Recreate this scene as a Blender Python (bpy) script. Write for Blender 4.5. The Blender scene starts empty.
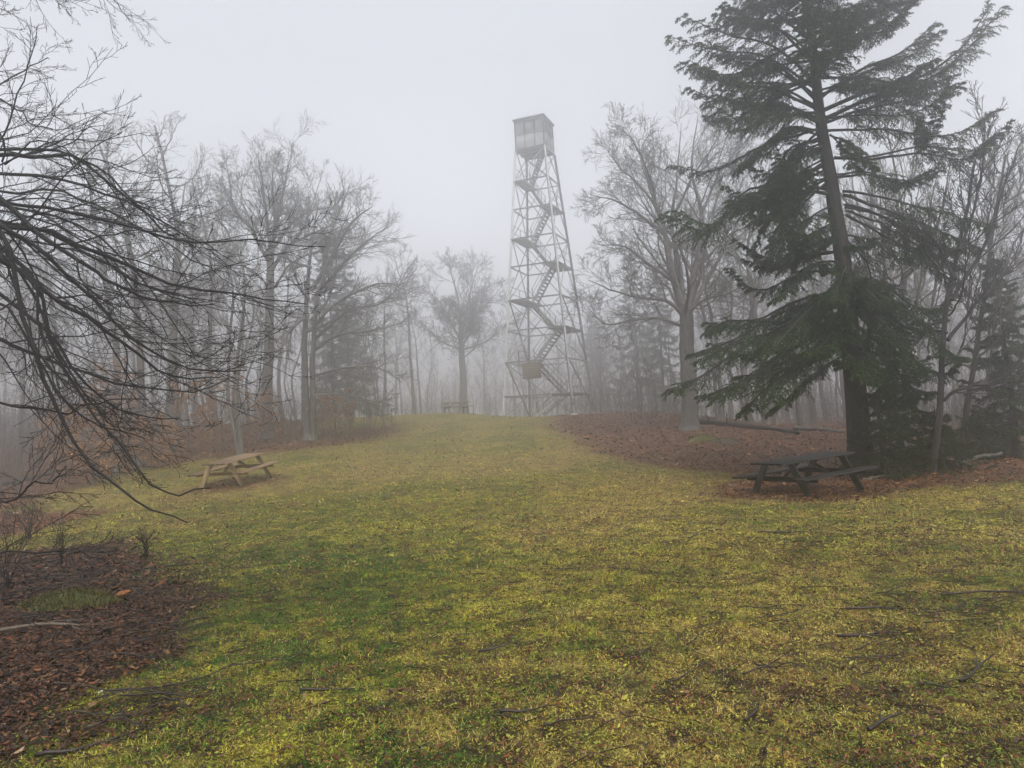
import bpy, math
import numpy as np
from mathutils import Matrix, Vector
C = bpy.context.scene.collection
PI = math.pi
rad = math.radians

# ------------------------------------------------------------------ camera
F, PITCH, ROLL = 733.4, 0.0507, -0.0543
EYE = 1.6
cf = np.array([0, math.cos(PITCH), math.sin(PITCH)])
_r, _u = np.array([1., 0, 0]), np.array([0, -math.sin(PITCH), math.cos(PITCH)])
cr = math.cos(ROLL) * _r + math.sin(ROLL) * _u
cu = -math.sin(ROLL) * _r + math.cos(ROLL) * _u
cd = bpy.data.cameras.new('camera'); cam = bpy.data.objects.new('camera', cd); C.objects.link(cam)
M = Matrix.Identity(4)
for i in range(3):
    M[i][0], M[i][1], M[i][2] = cr[i], cu[i], -cf[i]
M[2][3] = EYE
cam.matrix_world = M
cd.sensor_width = 36; cd.lens = F / 1024 * 36; cd.clip_start = 0.05; cd.clip_end = 3000
bpy.context.scene.camera = cam

def at(px, py, y):
    """world point on the sight line through a pixel, at distance y north of the camera"""
    d = cf + (px - 512) / F * cr + (384 - py) / F * cu
    return np.array([0, 0, EYE]) + d * (y / d[1])

# ------------------------------------------------------------------ terrain
def sst(t):
    t = np.clip(t, 0, 1); return t * t * (3 - 2 * t)
def vnoise(x, y, s, seed=0):
    """smooth value noise in [-1,1]"""
    x = np.asarray(x, float) / s; y = np.asarray(y, float) / s
    xi = np.floor(x); yi = np.floor(y); fx = sst(x - xi); fy = sst(y - yi)
    def h(a, b):
        v = np.sin(a * 127.1 + b * 311.7 + seed * 74.7) * 43758.5453
        return (v - np.floor(v)) * 2 - 1
    return (h(xi, yi) * (1 - fx) + h(xi + 1, yi) * fx) * (1 - fy) + (h(xi, yi + 1) * (1 - fx) + h(xi + 1, yi + 1) * fx) * fy
def fbm(x, y, s, seed=0, o=4):
    t = 0; a = 1; n = 0; x = np.asarray(x, float); y = np.asarray(y, float)
    for i in range(o):
        c, d = math.cos(1.1 * i + .5), math.sin(1.1 * i + .5)
        t = t + a * vnoise(x * c - y * d + i * 7.3, x * d + y * c - i * 3.1, s, seed + i * 13); n += a * a; a *= .7; s /= 2.03
    return t / math.sqrt(n)
def gz(x, y):
    x = np.asarray(x, float); y = np.asarray(y, float)
    g = 1 - .8 * sst((x - 7) / 12)
    z = 1.8 * sst((y - 13) / 38) ** 1.1 * g
    z = z + .65 * sst((2 - x) / 8) * sst((y - 36) / 14)
    z = z - .22 * sst((x - 1) / 6) * sst((y - 5) / 8) * (1 - sst((y - 22) / 20))
    z = z - .25 * sst((-x - 6) / 10) * sst((y - 8) / 10) * (1 - sst((y - 20) / 12))
    z = z - 5 * sst((y - 70) / 110) - 2.5 * sst((np.abs(x) - 35) / 80)
    z = z + .035 * vnoise(x, y, 2.3, 1) + .05 * vnoise(x, y, 5.1, 2) + .012 * vnoise(x, y, .6, 3) * np.exp(-np.hypot(x, y) / 25)
    return z
def ground(px, py):
    a = at(px, py, 1.0) - np.array([0, 0, EYE])
    ys = np.geomspace(1.5, 200, 3000)
    P = a[None] * ys[:, None]
    below = P[:, 2] + EYE < gz(P[:, 0], P[:, 1])
    i = np.argmax(below) if below.any() else len(ys) - 1
    p = P[i]; return np.array([p[0], p[1], float(gz(p[0], p[1]))])
def on(x, y, dz=0.0):
    return np.array([x, y, float(gz(x, y)) + dz])

def poly_sd(x, y, poly):
    """signed distance, negative inside"""
    x = np.asarray(x, float); y = np.asarray(y, float)
    d = np.full(x.shape, 1e9); ins = np.zeros(x.shape, bool)
    n = len(poly)
    for i in range(n):
        ax, ay = poly[i]; bx, by = poly[(i + 1) % n]
        ex, ey = bx - ax, by - ay
        t = np.clip(((x - ax) * ex + (y - ay) * ey) / (ex * ex + ey * ey), 0, 1)
        d = np.minimum(d, np.hypot(x - ax - t * ex, y - ay - t * ey))
        c = ((ay > y) != (by > y)) & (x < (bx - ax) * (y - ay) / ((by - ay) or 1e-9) + ax)
        ins ^= c
    return np.where(ins, -d, d)
LEFT_BED = [(-9.5, 11.5), (-6.6, 12.3), (-5.3, 10.8), (-4.3, 9.4), (-3.35, 7.9), (-2.95, 6.7), (-2.65, 5.6), (-2.45, 4.7), (-2.35, 4.1), (-2.7, 3.6), (-4, 2.6), (-9.5, 2)]
LEFT_WOOD = [(-9.5, 17.5), (-11.5, 18.6), (-14, 19.9), (-14.8, 24.3), (-14.7, 28.5), (-13.0, 30.3), (-9.6, 31.6), (-7.3, 33.7), (-5.7, 38.5), (-6.4, 41.6), (-10, 41.5), (-13, 44), (-14, 60), (-60, 120), (-300, 200), (-300, -60), (-30, -20), (-12, 4)]
RIGHT_WOOD = [(2.3, 46), (2.05, 38), (2.0, 32.4), (2.85, 25), (3.8, 21), (5.5, 20.1), (5.9, 18), (4.4, 16.6), (3.7, 14.8), (4.1, 13.2), (6.2, 13.4), (9.2, 15.4), (10.5, 15.6), (13, 15.2), (18, 13), (40, 6), (300, -40), (300, 200), (60, 120), (20, 70), (6, 60)]
FAR_WOOD = [(-14, 60), (-6, 57), (0, 58), (6, 58), (20, 68), (60, 118), (300, 200), (300, 380), (-300, 380), (-300, 200), (-60, 118)]
def litter(x, y):
    """0 on the lawn .. 1 on bare leaf litter"""
    w = .45 * fbm(x, y, .9, 11, 5)
    s = .55 + .014 * np.hypot(x, y)
    m = np.zeros(np.shape(x))
    for p in (LEFT_BED, LEFT_WOOD, RIGHT_WOOD, FAR_WOOD):
        m = np.maximum(m, sst(.5 - (poly_sd(x, y, p) + w) / (2 * s)))
    m = np.maximum(m, .7 * sst(1.6 - np.hypot((x + 8.3) / 1.3, (y - 21.9) / 1.6)))
    rgt = sst((x - .6) / 2.2) * (1 - sst((np.hypot(x, y) - 6) / 4))
    m = np.maximum(m, .3 * rgt * sst((fbm(x, y, .7, 27, 5) + .1) * 1.3))
    m = np.maximum(m, .42 * sst((fbm(x, y, 1.2, 21, 5) - .3) * 1.6))
    return m

# ------------------------------------------------------------------ materials
def nt(name):
    m = bpy.data.materials.new(name); m.use_nodes = True
    t = m.node_tree; t.nodes.clear()
    out = t.nodes.new('ShaderNodeOutputMaterial'); p = t.nodes.new('ShaderNodeBsdfPrincipled')
    t.links.new(p.outputs[0], out.inputs[0]); return m, t, p, out
def ramp(t, fac, stops):
    r = t.nodes.new('ShaderNodeValToRGB'); e = r.color_ramp.elements
    while len(e) < len(stops): e.new(.5)
    for i, (pos, col) in enumerate(stops):
        e[i].position = pos; e[i].color = (*col, 1)
    t.links.new(fac, r.inputs[0]); return r.outputs[0]
def noise(t, scale, detail=4, rough=.6, dist=0, coord='Position', vec_scale=None):
    n = t.nodes.new('ShaderNodeTexNoise'); n.inputs['Scale'].default_value = scale
    n.inputs['Detail'].default_value = detail; n.inputs['Roughness'].default_value = rough; n.inputs['Distortion'].default_value = dist
    if coord == 'Position':
        g = t.nodes.new('ShaderNodeNewGeometry'); o = g.outputs['Position']
    else:
        g = t.nodes.new('ShaderNodeTexCoord'); o = g.outputs['Object']
    if vec_scale:
        mp = t.nodes.new('ShaderNodeMapping'); mp.inputs['Scale'].default_value = vec_scale
        t.links.new(o, mp.inputs[0]); o = mp.outputs[0]
    t.links.new(o, n.inputs['Vector']); return n.outputs[0]
def bump(t, p, h, dist, strength=1):
    b = t.nodes.new('ShaderNodeBump'); b.inputs['Distance'].default_value = dist; b.inputs['Strength'].default_value = strength
    t.links.new(h, b.inputs['Height']); t.links.new(b.outputs[0], p.inputs['Normal'])
def wood_like(name, stops, scale=6, vs=(1, 1, 1), rough=.75, bd=.01, coord='Object', det=5):
    m, t, p, _ = nt(name)
    n = noise(t, scale, det, .65, .3, coord, vs)
    t.links.new(ramp(t, n, stops), p.inputs['Base Color'])
    p.inputs['Roughness'].default_value = rough
    if bd: bump(t, p, n, bd)
    return m
M_BARK = wood_like('grey_bark', [(.3, (.045, .04, .036)), (.55, (.12, .11, .1)), (.75, (.22, .21, .19))], 5, (2.5, 2.5, .6), .8, .03)
M_BARKD = wood_like('dark_wet_bark', [(.3, (.012, .010, .009)), (.6, (.035, .029, .026)), (.8, (.07, .062, .055))], 7, (2.5, 2.5, .6), .9, .02)
M_TWIG = wood_like('dark_wet_twig', [(.35, (.006, .005, .004)), (.7, (.017, .013, .011))], 9, (1, 1, 1), .8, 0)
M_STICK = wood_like('wet_stick', [(.3, (.01, .007, .005)), (.7, (.05, .035, .027))], 14, (1, 1, 1), .55, .002)
M_TWIGG = wood_like('grey_twig', [(.35, (.09, .08, .072)), (.7, (.19, .172, .158))], 3, (1, 1, 1), .8, 0)
M_SBARK = wood_like('spruce_bark', [(.3, (.014, .012, .01)), (.55, (.035, .03, .026)), (.75, (.08, .072, .062))], 9, (2, 2, .8), .85, .03)
M_PALE = wood_like('pale_dead_wood', [(.3, (.09, .07, .05)), (.7, (.24, .2, .155))], 8, (1, 1, 1), .8, .004)
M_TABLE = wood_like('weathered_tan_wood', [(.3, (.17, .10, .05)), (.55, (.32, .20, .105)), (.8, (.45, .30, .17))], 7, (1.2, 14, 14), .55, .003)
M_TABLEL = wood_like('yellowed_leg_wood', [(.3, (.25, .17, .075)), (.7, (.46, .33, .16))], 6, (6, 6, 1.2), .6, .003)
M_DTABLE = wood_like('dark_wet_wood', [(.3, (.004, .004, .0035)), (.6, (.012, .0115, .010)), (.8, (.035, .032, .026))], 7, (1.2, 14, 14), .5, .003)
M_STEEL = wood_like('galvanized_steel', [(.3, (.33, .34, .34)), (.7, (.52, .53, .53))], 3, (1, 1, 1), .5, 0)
M_DSTEEL = wood_like('darker_steel', [(.3, (.22, .22, .22)), (.7, (.34, .34, .33))], 3, (1, 1, 1), .6, 0)  # darker copy of the tower steel; unstained, the paler one marks lit members
M_TREAD = wood_like('grey_stair_board', [(.3, (.32, .315, .31)), (.7, (.46, .45, .44))], 5, (1, 8, 8), .8, 0)
M_CAB = wood_like('grey_cab_panel', [(.3, (.16, .16, .165)), (.7, (.27, .275, .28))], 2, (1, 1, 1), .6, 0)
M_ROOF = wood_like('dark_cab_roof', [(.3, (.1, .1, .105)), (.7, (.17, .17, .175))], 2, (1, 1, 1), .6, 0)
M_WIN = wood_like('cab_window_glass', [(.3, (.09, .1, .11)), (.7, (.13, .14, .15))], 2, (1, 1, 1), .7, 0)
M_SIGN = wood_like('brown_sign_board', [(.3, (.05, .032, .015)), (.7, (.09, .06, .032))], 4, (1, 8, 8), .7, 0)
M_LETTER = wood_like('faded_yellow_paint', [(.3, (.2, .16, .08)), (.7, (.3, .25, .14))], 9, (1, 1, 1), .7, 0)
M_STONE = wood_like('dark_stone', [(.3, (.06, .06, .055)), (.7, (.14, .14, .13))], 5, (1, 1, 1), .8, .01)
M_WHITE = wood_like('white_litter', [(.3, (.7, .7, .68)), (.7, (.85, .85, .83))], 5, (1, 1, 1), .5, 0)
M_CONC = wood_like('concrete', [(.3, (.25, .24, .22)), (.7, (.38, .37, .35))], 5, (1, 1, 1), .9, .005)
M_MOSS = wood_like('moss', [(.3, (.04, .05, .015)), (.7, (.15, .15, .04))], 30, (1, 1, 1), .9, .01)
M_ORANGE = wood_like('broken_heartwood', [(.3, (.25, .08, .02)), (.7, (.55, .23, .08))], 12, (1, 1, 1), .6, .004)

def attr_mat(name, rough=.6, spec=.3, transl=0):
    m, t, p, out = nt(name)
    a = t.nodes.new('ShaderNodeAttribute'); a.attribute_name = 'col'
    t.links.new(a.outputs['Color'], p.inputs['Base Color'])
    p.inputs['Roughness'].default_value = rough; p.inputs['Specular IOR Level'].default_value = spec
    if transl:
        tr = t.nodes.new('ShaderNodeBsdfTranslucent'); mx = t.nodes.new('ShaderNodeMixShader'); mx.inputs[0].default_value = transl
        t.links.new(a.outputs['Color'], tr.inputs[0]); t.links.new(p.outputs[0], mx.inputs[1]); t.links.new(tr.outputs[0], mx.inputs[2]); t.links.new(mx.outputs[0], out.inputs[0])
    return m
M_GRASS = attr_mat('grass_blades', .55, .3, .25)
M_LEAF = attr_mat('fallen_leaf', .5, .35)
M_BEECH = attr_mat('dry_beech_leaf', .7, .2, .3)
M_NEEDLE = attr_mat('spruce_needles', .6, .25)

# ------------------------------------------------------------------ mesh helpers
def tag(o, label=None, cat=None, group=None, kind=None):
    if label: o['label'] = label
    if cat: o['category'] = cat
    if group: o['group'] = group
    if kind: o['kind'] = kind
    return o
def empty(name, loc=(0, 0, 0), rz=0, **kw):
    o = bpy.data.objects.new(name, None); C.objects.link(o)
    o.location = [float(v) for v in loc]; o.rotation_euler.z = rz; o.empty_display_size = .3
    return tag(o, **kw)

class Acc:
    def __init__(s): s.v = []; s.f = []; s.n = 0; s.c = []
    def add(s, v, f, c=None):
        v = np.asarray(v, np.float32).reshape(-1, 3); f = np.asarray(f, np.int64)
        s.v.append(v); s.f.append(f + s.n); s.n += len(v)
        if c is not None:
            c = np.asarray(c, np.float32); s.c.append(np.broadcast_to(c, (len(v), 3)))
        return s
    def tubes(s, P, R, S=5, cap=True):
        """P (B,n,3), R (B,n)"""
        P = np.asarray(P, float); R = np.asarray(R, float)
        if P.ndim == 2: P = P[None]; R = R[None]
        B, n, _ = P.shape
        T = np.gradient(P, axis=1); T /= np.linalg.norm(T, axis=2, keepdims=True) + 1e-12
        m = T.mean(1); ref = np.where(np.abs(m[:, 2:3]) < .8, [[0, 0, 1.]], [[1., 0, 0]])
        ref = np.repeat(ref[:, None], n, 1)
        U = np.cross(T, ref); U /= np.linalg.norm(U, axis=2, keepdims=True) + 1e-9
        V = np.cross(T, U)
        a = np.arange(S) * 2 * PI / S
        ring = P[:, :, None] + R[:, :, None, None] * (np.cos(a)[None, None, :, None] * U[:, :, None] + np.sin(a)[None, None, :, None] * V[:, :, None])
        b = np.arange(B)[:, None, None] * n * S; i = np.arange(n - 1)[None, :, None] * S; k = np.arange(S)[None, None, :]; k2 = (k + 1) % S
        q = np.stack([b + i + k, b + i + k2, b + i + S + k2, b + i + S + k], -1).reshape(-1, 4)
        s.add(ring.reshape(-1, 3), q); base0 = s.n - B * n * S
        if cap and S >= 4:
            for bb in range(B):
                base = base0 + bb * n * S
                for e in (0, n - 1):
                    idx = base + e * S + np.arange(S)
                    if S == 4: s.f.append(idx[None])
                    else:
                        s.v.append(P[bb, e][None].astype(np.float32)); c0 = s.n; s.n += 1
                        s.f.append(np.stack([idx, np.roll(idx, -1), np.full(S, c0)], 1))
        return s
    def box(s, c, size, M=None, jit=0):
        v = np.array([[x, y, z] for x in (-.5, .5) for y in (-.5, .5) for z in (-.5, .5)]) * size
        # small chamfer on the vertical and long edges
        b = min(size) * .12; vv = []
        for p in v:
            for ax in range(3):
                q = p.copy()
                for o in range(3):
                    if o != ax: q[o] -= math.copysign(b, q[o])
                vv.append(q)
        vv = np.array(vv); I = lambda x, y, z, ax: ((x * 4 + y * 2 + z) * 3 + ax)
        F4 = []; F3 = []
        def quad(l): F4.append(l)
        for sx in (0, 1): quad([I(sx, 0, 0, 0), I(sx, 1, 0, 0), I(sx, 1, 1, 0), I(sx, 0, 1, 0)][::(1 if sx else -1)])
        for sy in (0, 1): quad([I(0, sy, 0, 1), I(1, sy, 0, 1), I(1, sy, 1, 1), I(0, sy, 1, 1)][::(-1 if sy else 1)])
        for sz in (0, 1): quad([I(0, 0, sz, 2), I(1, 0, sz, 2), I(1, 1, sz, 2), I(0, 1, sz, 2)][::(1 if sz else -1)])
        for a in (0, 1):
            for b2 in (0, 1):
                quad([I(a, b2, 0, 0), I(a, b2, 1, 0), I(a, b2, 1, 1), I(a, b2, 0, 1)])
                quad([I(a, 0, b2, 0), I(a, 1, b2, 0), I(a, 1, b2, 2), I(a, 0, b2, 2)])
                quad([I(0, a, b2, 1), I(1, a, b2, 1), I(1, a, b2, 2), I(0, a, b2, 2)])
        for x in (0, 1):
            for y in (0, 1):
                for z in (0, 1): F3.append([I(x, y, z, 0), I(x, y, z, 1), I(x, y, z, 2)])
        if M is not None: vv = vv @ np.asarray(M).T
        vv = vv + np.asarray(c)
        n0 = s.n; s.v.append(vv.astype(np.float32)); s.n += len(vv)
        s.f.append(np.array(F4) + n0); s.f.append(np.array(F3) + n0)
        return s
    def beam(s, a, b, w, h=None, up=(0, 0, 1)):
        a = np.asarray(a, float); b = np.asarray(b, float); d = b - a; L = np.linalg.norm(d); d /= L
        up = np.asarray(up, float)
        if abs(d @ up) > .95: up = np.array([1., 0, 0])
        y = np.cross(up, d); y /= np.linalg.norm(y); z = np.cross(d, y)
        return s.box((a + b) / 2, (L, w, h or w), np.stack([d, y, z], 1))
    def build(s, name, mat, parent=None, smooth=False, loc=(0, 0, 0)):
        me = bpy.data.meshes.new(name)
        V = np.concatenate(s.v) - np.asarray(loc, np.float32)
        me.vertices.add(len(V)); me.vertices.foreach_set('co', V.astype(np.float32).ravel())
        sizes = np.concatenate([np.full(len(f), f.shape[1], np.int32) for f in s.f])
        loops = np.concatenate([f.ravel() for f in s.f]).astype(np.int32)
        me.loops.add(len(loops)); me.loops.foreach_set('vertex_index', loops)
        me.polygons.add(len(sizes)); me.polygons.foreach_set('loop_start', np.concatenate([[0], np.cumsum(sizes)[:-1]]).astype(np.int32))
        if smooth: me.polygons.foreach_set('use_smooth', np.ones(len(sizes), bool))
        me.update(calc_edges=True)
        if s.c:
            c = np.concatenate(s.c); at_ = me.attributes.new('col', 'FLOAT_COLOR', 'POINT')
            at_.data.foreach_set('color', np.concatenate([c, np.ones((len(c), 1), np.float32)], 1).ravel())
        me.materials.append(mat)
        o = bpy.data.objects.new(name, me); C.objects.link(o)
        if parent is not None: o.parent = parent
        else: o.location = [float(v) for v in loc]
        return o

def spline(pts, n):
    """Catmull-Rom resampling of a polyline to n points"""
    p = np.asarray(pts, float)
    if len(p) == 2: return p[0] + (p[1] - p[0]) * np.linspace(0, 1, n)[:, None]
    q = np.vstack([2 * p[0] - p[1], p, 2 * p[-1] - p[-2]])
    u = np.linspace(0, len(p) - 1 - 1e-9, n); i = u.astype(int); t = (u - i)[:, None]
    a, b, c, d = q[i], q[i + 1], q[i + 2], q[i + 3]
    return .5 * ((2 * b) + (-a + c) * t + (2 * a - 5 * b + 4 * c - d) * t ** 2 + (-a + 3 * b - 3 * c + d) * t ** 3)

def nrm(v): return v / (np.linalg.norm(v, axis=-1, keepdims=True) + 1e-12)
def grow(P0, D, L, R0, R1, n, wig, trop, rng):
    """walk B branches forward n steps; trop = pull added per step"""
    B = len(P0); P = np.zeros((B, n + 1, 3)); P[:, 0] = P0; d = nrm(D); trop = np.asarray(trop, float)
    for i in range(n):
        P[:, i + 1] = P[:, i] + d * (L / n)[:, None]
        d = nrm(d + rng.normal(0, wig, (B, 3)) + trop / n)
    t = np.linspace(0, 1, n + 1)[None]
    return P, R0[:, None] * (1 - t) + R1[:, None] * t
def sprout(P, R, k, t0, t1, ang, lenf, rr, rng, L=None, taper=.55, jit=.12, zflat=0.0, plane=None, rmax=9, rmin=.002):
    """k children per parent: start points, directions, lengths, radii"""
    B, n, _ = P.shape
    t = (np.arange(k)[None] + rng.uniform(0, 1, (B, k))) / k; t = (t0 + (t1 - t0) * t)
    u = t * (n - 1); i = np.clip(u.astype(int), 0, n - 2); f = u - i; b = np.arange(B)[:, None]
    p = P[b, i] * (1 - f)[..., None] + P[b, i + 1] * f[..., None]
    T = nrm(P[b, i + 1] - P[b, i]); r = R[b, i] * (1 - f) + R[b, i + 1] * f
    w = rng.normal(0, 1, (B, k, 3)); w[..., 2] *= (1 - zflat)
    if plane is not None:
        sg = np.where(np.arange(k) % 2, 1, -1)[None, :, None]
        w = sg * np.cross(T, np.asarray(plane, float)) + w * .25
    w = nrm(w - (w * T).sum(-1, keepdims=True) * T)
    a = rng.normal(ang, jit, (B, k))[..., None]
    D = np.cos(a) * T + np.sin(a) * w
    if L is None: L = np.linalg.norm(np.diff(P, axis=1), axis=2).sum(1)
    l = L[:, None] * lenf * (1 - taper * (t - t0) / max(t1 - t0, 1e-6)) * rng.uniform(.65, 1.25, (B, k))
    rc = np.clip(r * rr, rmin, rmax)
    return p.reshape(-1, 3), D.reshape(-1, 3), l.ravel(), rc.ravel()

def ramify(P, R, levels, rng, rmin=.004):
    """returns list of (P,R) for successive levels of branches"""
    out = []
    for lv in levels:
        p, D, l, rc = sprout(P, R, lv['k'], lv.get('t0', .15), lv.get('t1', .97), lv.get('ang', .75), lv.get('lenf', .5), lv.get('rr', .6), rng,
                             taper=lv.get('taper', .55), zflat=lv.get('zflat', 0), rmin=rmin * 1.3, plane=lv.get('plane'), rmax=lv.get('rmax', 9))
        D = D + np.asarray(lv.get('bias', (0, 0, 0)))
        P, R = grow(p, D, l, rc, np.maximum(rc * .35, rmin), lv.get('n', 5), lv.get('wig', .16), lv.get('trop', (0, 0, .5)), rng)
        out.append((P, R))
    return out
def stack(polys, n):
    P = np.stack([spline(p, n) for p, _, _ in polys]); t = np.linspace(0, 1, n)
    R = np.stack([a * (1 - t) + b * t for _, a, b in polys]); return P, R

def wiggle(P, rng, amp):
    n = len(P); w = np.cumsum(rng.normal(0, amp, (n, 3)), 0); w -= w[0]; return P + w

def pix(P):
    d = P - np.array([0, 0, EYE]); w = d @ cf
    return 512 + F * (d @ cr) / w, 384 - F * (d @ cu) / w
def tree(name, base, trunks, limbs, levels, seed, rmin, mt, mb, S=4, label='', cat='tree', group=None, flare=1.35, n=26, wig=.015, prune=None):
    """trunks and limbs are (points, r0, r1) in world space"""
    rng = np.random.default_rng(seed); base = np.asarray(base, float)
    root = empty(name, base, label=label, cat=cat, group=group)
    a = Acc(); PT = []; RT = []
    for pts, r0, r1 in trunks:
        P = wiggle(spline(pts, n), rng, wig); t = np.linspace(0, 1, n)
        R = (r0 * (1 - t) + r1 * t) * (1 + (flare - 1) * np.exp(-t * 28 / 1.0))
        a.tubes(P, R, 10); PT.append(P); RT.append(R)
    a.build('trunk', mt, root, True, base)
    limbs = [(p, a_, min(b_, .018)) for p, a_, b_ in limbs]
    c = Acc(); P, R = stack(limbs, 18)
    for i in range(len(P)): P[i] = wiggle(P[i], rng, wig * 1.2)
    c.tubes(P, R, 7)
    for i, (p, r) in enumerate(ramify(P, R, levels, rng, rmin)):
        if prune is not None: k_ = ~prune(p).any(1); p, r = p[k_], r[k_]
        c.tubes(p, r, 5 if i == 0 else (S if i < 2 else 3), cap=False)
    c.build('crown', mb, root, True, base)
    return root

def copy_tree(root, loc, rz, s, label, group):
    r = root.copy(); C.objects.link(r); r.location = [float(v) for v in loc]; r.rotation_euler = (0, 0, rz); r.scale = (s, s, s)
    if label: r['label'] = label
    if group: r['group'] = group
    for ch in root.children:
        c = ch.copy(); C.objects.link(c); c.parent = r
    return r

# ------------------------------------------------------------------ ground
def lerp(a, b, t): return np.asarray(a) * (1 - t[..., None]) + np.asarray(b) * t[..., None]
def lawn_col(x, y, rng=None):
    """grass tint by place: mossy green, yellow-green and straw patches"""
    g = np.hypot(x, y)
    a = .46 + .45 * fbm(x, y, 1.9, 31, 4) + .62 * fbm(x, y, .2, 35, 4)
    b = .3 + .6 * fbm(x, y, 2.6, 33, 4) + .45 * fbm(x, y, .24, 36, 3) + .35 * sst((x + .2) / 2.5) * sst((g - 5) / 5)
    left = sst((.9 - x) / 2.6) * (1 - sst((g - 8) / 6))            # greener at the near left
    far = sst((g - 9) / 14)
    c = lerp((.075, .185, .015), (.52, .48, .055), np.clip(a - .3 * left + .1 * far, 0, 1))
    c = lerp(c, (.72, .50, .16), np.clip(b * .62 - .2 * left + .16 * far - .05, 0, 1))
    return c
def make_ground():
    r = np.concatenate([[.6], np.geomspace(1.2, 60, 430), np.geomspace(62, 395, 50)])
    th = np.unique(np.concatenate([np.linspace(-47, 47, 480), np.arange(47, 313.1, 3.5)])); th = rad(1) * th[:-1]
    X = r[:, None] * np.sin(th)[None]; Y = r[:, None] * np.cos(th)[None]
    Z = gz(X, Y); nr, na = X.shape
    lit = litter(X, Y); near_ = np.exp(-r / 25)
    near = np.exp(-r / 14)[:, None]
    Z = Z + near * (.012 * vnoise(X, Y, .13, 41) + .009 * vnoise(X, Y, .06, 42)) + lit * .02 * vnoise(X, Y, .3, 43)
    tuft = np.clip(.35 + .8 * fbm(X, Y, .16, 51, 3), .0, 1.1) * near_[:, None] + .55 * (1 - near_[:, None])
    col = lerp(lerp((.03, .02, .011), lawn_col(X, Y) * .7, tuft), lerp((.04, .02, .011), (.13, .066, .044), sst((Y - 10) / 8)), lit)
    v = np.stack([X, Y, Z], -1).reshape(-1, 3)
    i = np.arange(nr - 1)[:, None] * na; k = np.arange(na)[None]; k2 = (k + 1) % na
    q = np.stack([i + k, i + na + k, i + na + k2, i + k2], -1).reshape(-1, 4)[:, ::-1]
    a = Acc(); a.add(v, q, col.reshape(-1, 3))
    a.v.append(np.array([[0, 0, gz(0, 0)]], np.float32)); a.c.append(np.array([[.1, .12, .03]], np.float32)); c0 = a.n; a.n += 1
    kk = np.arange(na); a.f.append(np.stack([kk, (kk + 1) % na, np.full(na, c0)], 1)[:, ::-1])
    m, t, p, _ = nt('soil_and_turf')
    at_ = t.nodes.new('ShaderNodeAttribute'); at_.attribute_name = 'col'
    n1 = noise(t, 9, 8, .75, .4); n2 = noise(t, 55, 6, .7)
    f = ramp(t, n1, [(.3, (.35, .3, .26)), (.5, (.95, .95, .9)), (.7, (1.6, 1.45, 1.15))])
    f2 = ramp(t, n2, [(.3, (.35, .33, .3)), (.55, (1, 1, 1)), (.75, (1.7, 1.6, 1.4))])
    mx = t.nodes.new('ShaderNodeMix'); mx.data_type = 'RGBA'; mx.blend_type = 'MULTIPLY'; mx.inputs[0].default_value = 1
    t.links.new(at_.outputs['Color'], mx.inputs[6]); t.links.new(f, mx.inputs[7])
    m2 = t.nodes.new('ShaderNodeMix'); m2.data_type = 'RGBA'; m2.blend_type = 'MULTIPLY'; m2.inputs[0].default_value = 1
    t.links.new(mx.outputs[2], m2.inputs[6]); t.links.new(f2, m2.inputs[7]); t.links.new(m2.outputs[2], p.inputs['Base Color'])
    p.inputs['Roughness'].default_value = .8; p.inputs['Specular IOR Level'].default_value = .25
    bump(t, p, n2, .02, .8)
    o = a.build('ground', m, smooth=True); tag(o, kind='structure')
make_ground()

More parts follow.
